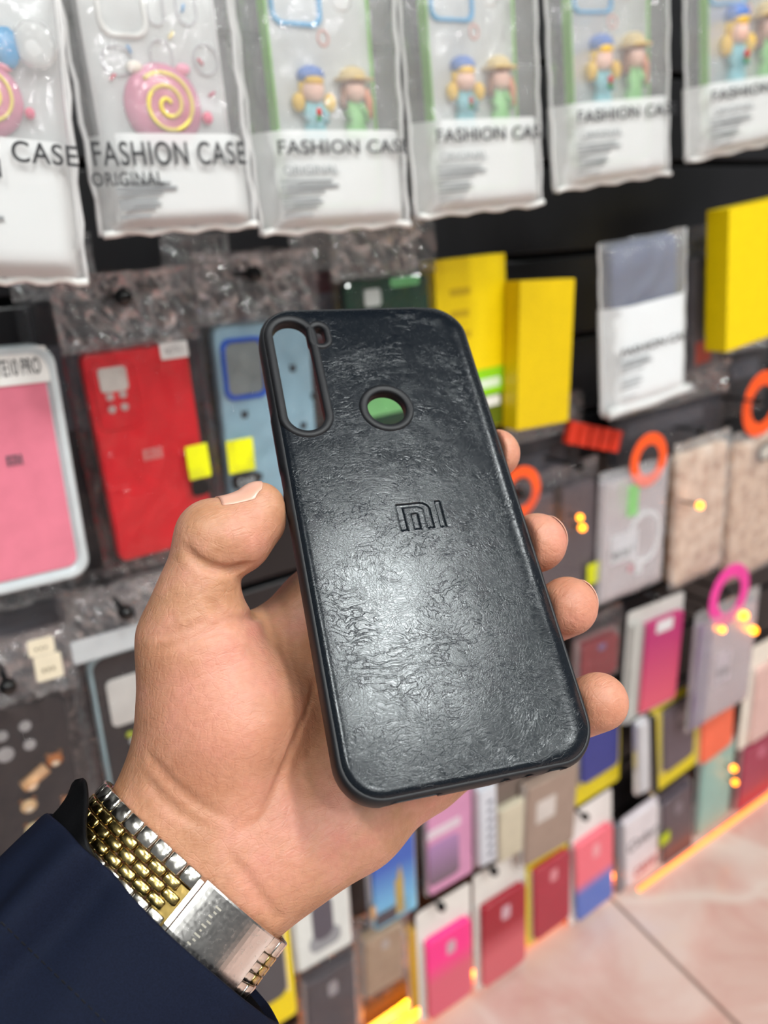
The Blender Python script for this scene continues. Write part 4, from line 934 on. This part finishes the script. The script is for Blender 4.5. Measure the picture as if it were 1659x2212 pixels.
p_, q_ = it.loc((50, 1698)), it.loc((100, 1656)); tube('bear_body', [(p_[0], -0.001, p_[1]), ((p_[0]+q_[0])/2, -0.0015, (p_[1]+q_[1])/2), (q_[0], -0.001, q_[1])], 0.005, mat('d9a97c', 0.5), it.e, 10)
x_, z_ = it.loc((66, 1690)); ball('bear_paw', x_, -0.004, z_, 0.005, 0.002, 0.005, mat('efd3b4', 0.5), it.e)
film(it, (-it.hw-0.010, -0.008, it.hw+0.014, it.H+0.055), -0.0055, 0.016, FILM_GREY, 0.0035, 41); bag_top(it, 0.054, 141)
for a, b_, c, d, w in ((58, 1378, 118, 1415, ''), (74, 1412, 135, 1468, 'ACE')):
    R = it.rect(a, b_, c, d, -0.02); it.slab('paper_tag', R, -0.021, 0.0008, 0.002, mat('e2d8bf', 0.6), 0.0002)
    for k in range(3): slab('tag_mark', R[0]+(R[2]-R[0])*(0.25+0.18*k), R[1]+(R[3]-R[1])*0.35, R[0]+(R[2]-R[0])*(0.35+0.18*k), R[1]+(R[3]-R[1])*0.5, -0.0214, -0.0211, 0.0003, mat('8a7f66', 0.6), it.e, 0.00005)
it = Item('bagged_phone_case', 'black case with pale blue rim and a white camera window, left of the wrist', 'phone case', (196, 1430), (392, 1362), (262, 1860), 0.595)
it.body(mat('151518', 0.35), 0.011, 0.010); it.frame('rim_edge', (-it.hw-0.001, -0.001, it.hw+0.001, it.H+0.001), -0.001, 0.011, 0.011, 0.0028, mat('a9c4cc', 0.35))
it.slab('camera_window', it.rect(233, 1458, 316, 1562), -0.001, 0.002, 0.005, mat('d8d6d2', 0.4), 0.0005); x_, z_ = it.loc((279, 1583)); ball('charm', x_, -0.003, z_, 0.0035, 0.002, 0.003, mat('b9c42c', 0.4), it.e); x_, z_ = it.loc((285, 1597)); ball('charm', x_, -0.003, z_, 0.003, 0.002, 0.0025, mat('e8e8e8', 0.3), it.e)
film(it, (-it.hw-0.014, -0.008, it.hw+0.010, it.H+0.060), -0.0055, 0.016, FILM_GREY, 0.004, 43); bag_top(it, 0.058, 143)
it.slab('bag_header', it.rect(150, 1362, 330, 1412, -0.016), -0.017, 0.0006, 0.002, film_mat('d8dde0', 0.55, 0.5, 80.0, 0.12, 0.3), 0.0002)

# ---- crumpled bag tops that fill the gaps of the wall
def stock_pack(label, TL, TR, BL, D, col, seed, group='grey film packs hanging behind'):
    it = Item('film_pack', label, 'phone case', TL, TR, BL, D, group); it.body(mat(col, 0.4), 0.010, 0.006)
    it.slab('card_insert', (-it.hw*0.8, it.H*0.55, it.hw*0.6, it.H*0.85), -0.0008, 0.0007, 0.002, mat('55555c', 0.4), 0.0002)
    film(it, (-it.hw-0.010, -0.008, it.hw+0.010, it.H+0.050), -0.006, 0.014, FILM_GREY, 0.006, seed, nx=26, nz=34); bag_top(it, 0.048, seed+100); return it
stock_pack('dark film pack peeking out between the pink and red cases', (70, 660), (190, 640), (160, 1250), 0.635, '1c1c20', 51)
stock_pack('dark film pack peeking out between the red and blue cases', (390, 640), (480, 630), (440, 1130), 0.635, '2c2528', 52)
stock_pack('dark maroon film pack just left of the green case', (655, 590), (740, 580), (690, 900), 0.64, '4a1820', 53)
stock_pack('charcoal film pack below the red case', (200, 1270), (420, 1205), (255, 1640), 0.645, '3a3a40', 54)
stock_pack('charcoal film pack below the pink framed case', (-40, 1340), (140, 1285), (10, 1540), 0.645, '4a4a50', 55)
stock_pack('grey film pack above the index fingertip', (1105, 965), (1245, 930), (1110, 1160), 0.67, '2b2b30', 56)
stock_pack('grey film pack under the small white bag', (1330, 905), (1560, 850), (1330, 1010), 0.664, '33333a', 57)
stock_pack('grey film pack under the big yellow box', (1575, 770), (1659, 745), (1560, 900), 0.684, '2e2a2c', 58)

# ---- right-hand rows
def hang_ring(it, cx, cy, ro, col='ff5a1e', y=-0.004):
    x, z = it.loc((cx, cy)); r = abs(it.loc((cx+ro, cy))[0]-x); it.frame('hang_ring', (x-r, z-r, x+r, z+r), y, 0.0016, r, r*0.42, mat(col, 0.4))
it = Item('bagged_phone_case', 'smoke grey clear case with a neon orange hang ring, beside the middle fingertip', 'phone case', (1118, 1088), (1285, 1040), (1130, 1330), 0.63, 'cases on neon orange rings')
it.body(mat('5c5256', 0.3), 0.010, 0.007); it.slab('dark_fold', it.rect(1195, 1050, 1215, 1150), -0.001, 0.001, 0.002, mat('2a1a14', 0.4), 0.0002)
hang_ring(it, 1122, 1062, 42); it.slab('yellow_tag', it.rect(1260, 1212, 1294, 1255), -0.0065, 0.0006, 0.001, mat('c8cc00', 0.45), 0.0002); film(it, (-it.hw-0.006, -0.006, it.hw+0.006, it.H+0.03), -0.0055, 0.014, FILM_GREY, 0.004, 61)
it = Item('bagged_phone_case', 'clear magnetic-ring case with green tab under a neon orange hang ring', 'phone case', (1304, 1040), (1442, 1008), (1298, 1300), 0.62, 'cases on neon orange rings')
it.body(film_mat('b9b2bc', 0.82, 0.1, 30.0, 0.15, 0.3), 0.010, 0.006); hang_ring(it, 1398, 993, 38)
it.slab('green_tab', it.rect(1356, 1048, 1378, 1114), -0.001, 0.0012, 0.002, mat('63d53a', 0.4), 0.0003); it.slab('paper_insert', it.rect(1320, 1150, 1376, 1210), -0.0009, 0.0008, 0.001, mat('d6d6dc', 0.5), 0.0002)
x_, z_ = it.loc((1392, 1160)); r_ = abs(it.loc((1426, 1160))[0]-x_); it.frame('magnet_ring', (x_-r_, z_-r_*1.15, x_+r_, z_+r_*1.15), -0.0016, 0.002, r_, r_*0.22, mat('dedee2', 0.4)); it.slab('magnet_stem', it.rect(1372, 1206, 1386, 1238), -0.0014, 0.001, 0.001, mat('dedee2', 0.4), 0.0002)
x_, z_ = it.loc((1361, 1228)); ball('pink_bead', x_, -0.001, z_, 0.005, 0.002, 0.006, mat('d07a88', 0.4), it.e); it.text('MAGNET', 1322, 1186, 1368, 1202, INK, -0.0012)
film(it, (-it.hw-0.006, -0.006, it.hw+0.006, it.H+0.012), -0.0055, 0.014, BAGCLEAR, 0.003, 62)
# furry cases
def fur_case(label, TL, TR, BL, D, c0, c1, seed, n=900):
    it = Item('furry_phone_case', label, 'phone case', TL, TR, BL, D, 'furry cases in bags'); it.body(mat(c0, 0.7), 0.012, 0.010)
    rnd = random.Random(seed); V = []; Fc = []
    for k in range(n):
        x, z = rnd.uniform(-it.hw, it.hw), rnd.uniform(0, it.H); a = rnd.uniform(0, 6.28); L = rnd.uniform(0.004, 0.009); dx, dz = math.cos(a)*L*0.6, math.sin(a)*L*0.6-0.002; w = 0.0008; b = len(V)
        V += [(x-w, 0.0, z), (x+w, 0.0, z), (x, 0.0012, z+w), (x+dx, -L*0.8, z+dz)]; Fc += [(b, b+1, b+3), (b+1, b+2, b+3), (b+2, b, b+3)]
    t = NT('fur_'+str(seed)); v = t.coord(45.0); no = t.n('ShaderNodeTexNoise', Scale=1.0, Detail=5.0); t.l(v, no.inputs['Vector']); t.l(t.ramp(no.outputs['Fac'], [(0.3, c0), (0.55, c1), (0.75, 'f0e0d2')]), t.b.inputs['Base Color']); t.b.inputs['Roughness'].default_value = 0.8
    it.e.children[0].data.materials[0] = t.m
    o = mk('fur', V, Fc, t.m, it.e); tag(o, kind='stuff')
    film(it, (-it.hw-0.004, -0.008, it.hw+0.004, it.H+0.018), -0.011, 0.016, BAGCLEAR, 0.004, seed); return it
fur_case('tan furry case in a clear bag, right of the magnetic-ring case', (1462, 985), (1572, 955), (1455, 1262), 0.638, 'b98a68', 'ecd0b8', 71)
it = fur_case('brown furry case with an oval mirror at the right picture edge', (1588, 960), (1735, 915), (1575, 1250), 0.63, 'a87c5e', 'e4c4a8', 72)
x_, z_ = it.loc((1640, 972)); it.frame('mirror_rim', (x_-0.020, z_-0.014, x_+0.020, z_+0.014), -0.013, 0.003, 0.014, 0.004, mat('3a3330', 0.4)); it.slab('mirror', (x_-0.017, z_-0.011, x_+0.017, z_+0.011), -0.012, 0.002, 0.011, mat('c9c2b8', 0.15), 0.0003)
hang_ring(it, 1640, 872, 40, y=-0.006)
it = Item('cable_clip_pack', 'orange-red ribbed clip hanging under the deep yellow box', 'clip', (1232, 905), (1345, 935), (1225, 955), 0.63)
for k in range(5): it.slab('rib', (-it.hw+it.W*k/5, 0, -it.hw+it.W*(k+0.8)/5, it.H), -0.002, 0.008, 0.002, mat('d23218', 0.4), 0.0006)
it.slab('back_strip', (-it.hw, it.H*0.6, it.hw, it.H*1.0), 0.001, 0.006, 0.002, mat('b0260f', 0.4), 0.0006)
def card_pack(label, TL, TR, BL, D, card, case_m, cr, hole=None, name='carded_phone_case', group='carded cases along the bottom', lens='cfa9b4', t=0.010, r=0.010):
    """backing card with a hang hole and a case mounted on it; cr = case rectangle in fractions of the card"""
    it = Item(name, label, 'phone case', TL, TR, BL, D, group)
    it.slab('backing_card', (-it.hw, 0, it.hw, it.H), 0.0, 0.0012, 0.006, mat(card, 0.35, nz=0.03), 0.0002)
    R = (-it.hw+it.W*cr[0], it.H*cr[1], -it.hw+it.W*cr[2], it.H*cr[3]); m = case_m(R) if callable(case_m) else case_m
    it.slab('case_body', R, -t, t, r, m, 0.002); it.R = R
    w, h = R[2]-R[0], R[3]-R[1]
    if lens: it.slab('camera_window', (R[0]+w*0.42, R[3]-h*0.28, R[0]+w*0.62, R[3]-h*0.12), -t-0.0006, 0.001, 0.004, mat(lens, 0.35), 0.0003)
    for s_ in (-1, 1): it.slab('blister_edge', (R[0]-0.003 if s_ < 0 else R[2]+0.001, R[1]-0.002, R[0]-0.001 if s_ < 0 else R[2]+0.003, R[3]+0.002), -t*0.6, t*0.6, 0.001, film_mat('ffffff', 0.35, 0.1, 30.0, 0.1, 0.4), 0.0002)
    return it
gr = lambda a, b, lo=0.25, hi=0.75: (lambda R: grad(a, b, R[1]+(R[3]-R[1])*lo, R[1]+(R[3]-R[1])*hi, 0.35))
B_ = 0.655
card_pack('white card with hot pink to rose case, leftmost of the floor row', (893, 1975), (1012, 1912), (912, 2205), B_, 'e6e4de', gr('dc5f74', 'ff2f8d', 0.45, 0.7), (0.10, 0.03, 0.93, 0.74))
card_pack('white card with dark red to coral case, second of the floor row', (1018, 1893), (1133, 1832), (1030, 2140), B_, 'e4e2dc', gr('d3606a', 'a0122a', 0.35, 0.65), (0.08, 0.05, 0.92, 0.74))
card_pack('yellow card with crimson case, third of the floor row', (1128, 1822), (1228, 1770), (1142, 2038), B_, 'e3cd00', mat('a92a3e', 0.35), (0.10, 0.06, 0.90, 0.74), lens='d68a92')
card_pack('white card with salmon and blue two-tone case, fourth of the floor row', (1220, 1765), (1318, 1708), (1232, 1998), B_, 'e6e2df', gr('5a73c0', 'ee6f7e', 0.36, 0.50), (0.10, 0.05, 0.93, 0.74), lens='f0a0a8')
it = card_pack('white printed card with script lettering, fifth of the floor row', (1338, 1770), (1415, 1722), (1348, 1915), B_, 'cfc6cc', mat('d9d2d6', 0.4), (0.04, 0.02, 0.96, 0.95), lens=None, t=0.006)
it.slab('grey_side', (-it.hw*1.35, 0.004, -it.hw*1.02, it.H*0.98), -0.004, 0.008, 0.001, mat('77777f', 0.4), 0.0003)
text('lettering', 'Color', it.R[0]+0.004, it.H*0.52, it.R[2]-0.002, it.H*0.66, -0.0063, mat('4a3f46', 0.5), it.e, shear=0.3); text('lettering', 'case', it.R[0]+0.02, it.H*0.10, it.R[2]-0.006, it.H*0.22, -0.0063, mat('a83a40', 0.5), it.e)
it = card_pack('dark plum case with small lime tag, sixth of the floor row', (1412, 1722), (1482, 1680), (1428, 1872), B_, '4e454b', mat('524850', 0.35), (0.05, 0.02, 0.95, 0.92), lens='7a7078')
it.slab('lime_tag', it.rect(1424, 1800, 1446, 1822, -0.011), -0.0125, 0.0006, 0.001, mat('b4c400', 0.45), 0.0002)
it = card_pack('pale teal case, seventh of the floor row', (1505, 1628), (1578, 1592), (1498, 1798), B_, '9aa6a2', mat('8db3aa', 0.4), (0.04, 0.02, 0.96, 0.98), lens=None)
it = card_pack('maroon case at the right end of the floor row', (1592, 1612), (1672, 1572), (1582, 1748), B_, '6d3a46', mat('9e3450', 0.35), (0.06, 0.02, 0.96, 0.98), lens='c06a80')
# the row above it
it = card_pack('coral case on a pale card above the teal case', (1505, 1420), (1578, 1385), (1508, 1648), 0.645, 'd8c4bc', mat('f06a48', 0.4), (0.02, 0.03, 0.98, 0.90), lens=None, group='carded cases in the row above the floor row')
it = card_pack('dark grey case framed by a yellow card, left of the coral case', (1398, 1530), (1500, 1480), (1412, 1708), 0.645, 'd8c400', mat('5a4f58', 0.35), (0.20, 0.22, 0.84, 0.92), lens='8a8088', group='carded cases in the row above the floor row')
it = card_pack('dark blue case on a yellow card below the little fingertip', (1238, 1560), (1338, 1512), (1246, 1738), 0.645, 'd6c200', mat('2a3580', 0.35), (0.05, 0.28, 0.86, 0.98), lens=None, group='carded cases in the row above the floor row')
it = card_pack('white stand-up pack between the blue and dark grey cases', (1366, 1560), (1392, 1548), (1372, 1712), 0.62, 'd8d8da', mat('c4c4c8', 0.35), (0.1, 0.02, 0.9, 0.98), lens=None, group='carded cases in the row above the floor row', r=0.004)
it = card_pack('black strip filling in the dark gap beside the white stand-up pack', (1394, 1550), (1408, 1543), (1402, 1712), 0.635, '0a0a0c', mat('0c0c0e', 0.4), (0.1, 0.02, 0.9, 0.98), lens=None, group='carded cases in the row above the floor row', r=0.002)  # no real pack: black strip put in for the dark gap
it = card_pack('magenta to rose case in a white frame pack, right of the little fingertip', (1352, 1318), (1472, 1288), (1346, 1556), 0.63, 'c6c4c0', gr('d2526a', 'b02a68', 0.1, 0.8), (0.26, 0.06, 0.92, 0.86), lens=None, group='carded cases in the upper right rows', r=0.003)
it.slab('white_seal', it.rect(1418, 1338, 1452, 1362, -0.010), -0.0112, 0.0006, 0.002, mat('d8d6d8', 0.4), 0.0002)
for k in range(3): it.slab('side_rib', (-it.hw+it.W*(0.03+0.07*k), it.H*0.02, -it.hw+it.W*(0.07+0.07*k), it.H*0.9), -0.008+0.002*k, 0.008, 0.001, mat('bdbdb8', 0.4), 0.0003)
it = card_pack('dark red case in a film bag between the two lower fingertips', (1236, 1382), (1328, 1352), (1240, 1480), 0.64, '8a6a68', mat('8e3038', 0.35), (0.08, 0.04, 0.94, 0.9), lens='7a6a98', group='carded cases in the upper right rows')
film(it, (-it.hw-0.006, -0.006, it.hw+0.006, it.H+0.03), -0.016, 0.012, FILM_GREY, 0.004, 81)
it = Item('bagged_phone_case', 'lilac clear pack under a pink hang ring at the right', 'phone case', (1506, 1345), (1632, 1305), (1498, 1565), 0.605)
it.body(film_mat('b6a6b4', 0.8, 0.1, 30.0, 0.15, 0.3), 0.010, 0.006); it.slab('dark_side', (-it.hw, 0, -it.hw*0.55, it.H), -0.002, 0.008, 0.003, mat('80708a', 0.35), 0.0006); it.slab('paper_insert', it.rect(1545, 1410, 1575, 1470), -0.001, 0.001, 0.001, mat('c6b8c4', 0.5), 0.0002)
hang_ring(it, 1572, 1284, 40, 'e83a9a'); it.text('PHONE', 1548, 1442, 1572, 1456, INK, -0.0013); film(it, (-it.hw-0.006, -0.006, it.hw+0.006, it.H+0.02), -0.0055, 0.014, BAGCLEAR, 0.003, 83)
it = card_pack('cream card pack at the right edge, beside the orange lights', (1612, 1398), (1735, 1350), (1600, 1610), 0.645, 'e6ddd0', mat('d9b4ac', 0.4), (0.12, 0.04, 0.9, 0.78), lens='b08a88', group='carded cases in the upper right rows')
it = card_pack('white card with slanted grey case under the cream pack, right edge', (1592, 1520), (1735, 1465), (1588, 1622), 0.672, 'dccfc8', mat('b7a6a4', 0.4), (0.2, 0.1, 0.9, 0.8), lens=None, group='carded cases in the upper right rows')
# packs under the case and palm
it = card_pack('taupe card case just below the held case', (1120, 1690), (1240, 1640), (1122, 1868), 0.64, '8a7a70', mat('9a8578', 0.4), (0.05, 0.04, 0.95, 0.96), lens=None, group='packs below the hand', r=0.004)
it.slab('pale_label', it.rect(1160, 1726, 1200, 1770, -0.011), -0.0108, 0.0006, 0.001, mat('c9c0ba', 0.5), 0.0002)
it = card_pack('cream card case left of the taupe one', (1062, 1700), (1132, 1668), (1068, 1862), 0.645, '6d6058', mat('c6bda6', 0.4), (0.06, 0.04, 0.94, 0.72), lens=None, group='packs below the hand', r=0.003)
it = card_pack('white pack with a column of black marks, left of the cream case', (1022, 1700), (1062, 1682), (1028, 1868), 0.63, 'b9bcc6', mat('cfd2da', 0.4), (0.05, 0.02, 0.95, 0.98), lens=None, group='packs below the hand', r=0.003)
for k in range(7): it.slab('printed_mark', (-it.hw*0.1, it.H*(0.12+0.11*k), it.hw*0.5, it.H*(0.16+0.11*k)), -0.0104, 0.0006, 0.0006, mat('5a5e70', 0.5), 0.0001)
it = card_pack('pink glitter case with a grey picture, under the palm edge', (905, 1712), (1010, 1665), (918, 1930), 0.64, '4a4046', mat('cf8fb4', 0.3), (0.04, 0.02, 0.96, 0.98), lens=None, group='packs below the hand', r=0.004)
it.slab('glitter_picture', it.rect(926, 1812, 992, 1900, -0.010), -0.0106, 0.0007, 0.008, grad('6a5a62', 'a77fae', it.H*0.1, it.H*0.5, 0.3), 0.0003); it.slab('white_stripe', it.rect(922, 1780, 994, 1798, -0.010), -0.0106, 0.0007, 0.002, mat('d6c6d0', 0.4), 0.0002)
it = card_pack('blue sky print case with a golden tower, below the palm', (782, 1835), (890, 1785), (800, 2008), 0.645, '9a98a0', gr('7fc4e4', '3a5fb4', 0.1, 0.75), (0.06, 0.04, 0.92, 0.98), lens=None, group='packs below the hand', r=0.004)
def px_slab(it, nm, a, b, c, d, m, y=-0.0108): it.slab(nm, it.rect(a, b, c, d, -0.010), y, 0.0008, 0.0006, m, 0.0001)
px_slab(it, 'tower', 854, 1896, 872, 1972, mat('b89a50', 0.5)); px_slab(it, 'tower_top', 858, 1880, 868, 1897, mat('b89a50', 0.5)); px_slab(it, 'tower_spire', 862, 1868, 865, 1881, mat('b89a50', 0.5)); px_slab(it, 'small_tower', 800, 1958, 812, 1986, mat('c79a6a', 0.5)); px_slab(it, 'dark_roofs', 812, 1966, 856, 1992, mat('4a3f48', 0.5))
it = card_pack('white framed case with a dark figure print, left of the sky print', (612, 1955), (738, 1900), (640, 2088), 0.63, 'c9ccc8', mat('d4d6d2', 0.4), (0.04, 0.03, 0.98, 0.98), lens=None, group='packs below the hand', r=0.004)
R = it.R; w, h = R[2]-R[0], R[3]-R[1]
it.slab('dark_print', (R[0]+w*0.30, R[1]+h*0.34, R[0]+w*0.68, R[1]+h*0.98), -0.0106, 0.0007, 0.012, mat('55505a', 0.5), 0.0002); it.slab('grey_print', (R[0]+w*0.22, R[1]+h*0.18, R[0]+w*0.80, R[1]+h*0.46), -0.0104, 0.0005, 0.010, mat('8f9094', 0.5), 0.0002)
it = card_pack('beige printed card in film, left of the hot pink case', (768, 2020), (862, 1978), (782, 2150), 0.64, '8a7a62', mat('b59a80', 0.35), (0.08, 0.06, 0.92, 0.94), lens='c4b9b4', group='packs below the hand', r=0.003)
film(it, (-it.hw-0.008, -0.004, it.hw+0.010, it.H+0.03), -0.016, 0.010, FILM_GREY, 0.004, 91)
it = card_pack('charcoal film pack beside the cuff, by the orange strip light', (640, 2108), (755, 2055), (668, 2290), 0.64, '3f3b40', mat('4a464c', 0.35), (0.05, 0.03, 0.95, 0.95), lens='a8a4a8', group='packs below the hand', r=0.004)
film(it, (-it.hw-0.008, -0.004, it.hw+0.010, it.H+0.03), -0.016, 0.010, FILM_GREY, 0.005, 92)
it = card_pack('yellow pack with dark case peeking out below the watch clasp', (500, 2010), (612, 1965), (545, 2240), 0.625, 'ecd000', mat('4a484c', 0.4), (0.05, 0.30, 0.80, 0.97), lens=None, group='packs below the hand', r=0.012)
it = card_pack('dull gold pack end left of the hot pink case', (868, 2005), (892, 1990), (884, 2180), 0.665, 'b58a1c', mat('c89a20', 0.4), (0.1, 0.03, 0.9, 0.97), lens=None, group='packs below the hand', r=0.002)

# ---- hooks, LED strip and small orange lights
for p, D, s in (((268, 642), 0.555, 'holding the red case'), ((551, 592), 0.575, 'holding the blue dotted case'), ((274, 1326), 0.565, 'holding the blue-rimmed black case'), ((18, 1486), 0.55, 'holding the teddy bear case'),
                ((955, 1961), 0.635, 'holding the hot pink case'), ((1069, 1884), 0.635, 'holding the dark red case'), ((1172, 1821), 0.635, 'holding the crimson case'), ((1266, 1766), 0.635, 'holding the salmon and blue case'),
                ((1518, 932), 0.62, 'above the tan furry case'), ((1255, 1008), 0.61, 'above the smoke grey case'), ((1420, 1292), 0.61, 'above the magenta case'), ((1578, 1280), 0.605, 'inside the pink hang ring'), ((1128, 1066), 0.605, 'inside the left orange ring'), ((1642, 868), 0.60, 'inside the orange ring at the right edge')):
    hook(p, D, 'black peg hook ' + s)
ORANGE = mat('ff7a14', 0.5, emit=3.0, nz=0.0); ORGLOW = mat('ff8c12', 0.4, emit=7.0, nz=0.0)
p0, p1 = onfloor((768, 2212), 0.008), onfloor((903, 2138), 0.008)
e = empty('strip_light', Matrix.Translation((0, 0, 0))); tag(e, 'glowing orange LED strip along the foot of the wall', 'strip light')
SY = 0.634
mk('channel', [(0.85, SY-0.005, 0.0), (2.4, SY-0.005, 0.0), (2.4, SY+0.005, 0.0), (0.85, SY+0.005, 0.0), (0.85, SY-0.005, 0.002), (2.4, SY-0.005, 0.002), (2.4, SY+0.005, 0.002), (0.85, SY+0.005, 0.002)], [(0, 3, 2, 1), (4, 5, 6, 7), (0, 1, 5, 4), (1, 2, 6, 5), (2, 3, 7, 6), (3, 0, 4, 7)], mat('c9c0b0', 0.5), e)
tube('led_tube', [(0.86+0.096*k, SY, 0.005) for k in range(17)], 0.0028, ORANGE, e, 8)
tube('led_tube', [(0.20+0.055*k, 0.679, 0.006) for k in range(13)], 0.004, mat('ff8a1a', 0.5, emit=9.0, nz=0.0), e, 8)
e = empty('light_tube', Matrix.Translation(Vector(p0))); tag(e, 'bright yellow-orange light tube lying on the floor, bottom centre', 'strip light')
pa = p0+(p0-p1)*1.2; q0, q1 = pa-p0, p1-p0
tube('glowing_tube', [tuple(q0+(q1-q0)*k/8) for k in range(9)], 0.006, mat('ffc21e', 0.4, emit=16.0, nz=0.0), e, 10)
for q in (q0, q1): tube('end_cap', [tuple(q-nrm(q1-q0)*0.003), tuple(q), tuple(q+nrm(q1-q0)*0.003)], 0.0068, mat('e8d8b0', 0.4), e, 10)
for k, (p, D, r) in enumerate((((1253, 1118), 0.612, 0.0040), ((1258, 1140), 0.612, 0.0045), ((1606, 1330), 0.60, 0.0075), ((1628, 1362), 0.60, 0.0065), ((1560, 1360), 0.60, 0.0050), ((1512, 1092), 0.605, 0.0050), ((1585, 1660), 0.63, 0.0055), ((1588, 1690), 0.63, 0.0050))):
    p = onwall(p, D); e = empty('led_bulb', Matrix.Translation(Vector(p)))
    tag(e, ('upper tiny orange light beside the smoke grey case', 'lower tiny orange light beside the smoke grey case', 'large orange light at the top of the lilac pack', 'orange light at the right edge by the cream card', 'small orange light on the lilac pack', 'small orange light on the tan furry case', 'upper orange light in front of the maroon case', 'lower orange light in front of the maroon case')[k], 'light', 'small orange lights')
    ball('bulb', 0, 0, 0, r, r, r, ORGLOW, e, 10); tube('socket', [(0, r*0.8, 0), (0, r*1.6, 0), (0, WY-D, 0)], r*0.35, mat('2a2622', 0.5), e, 6)
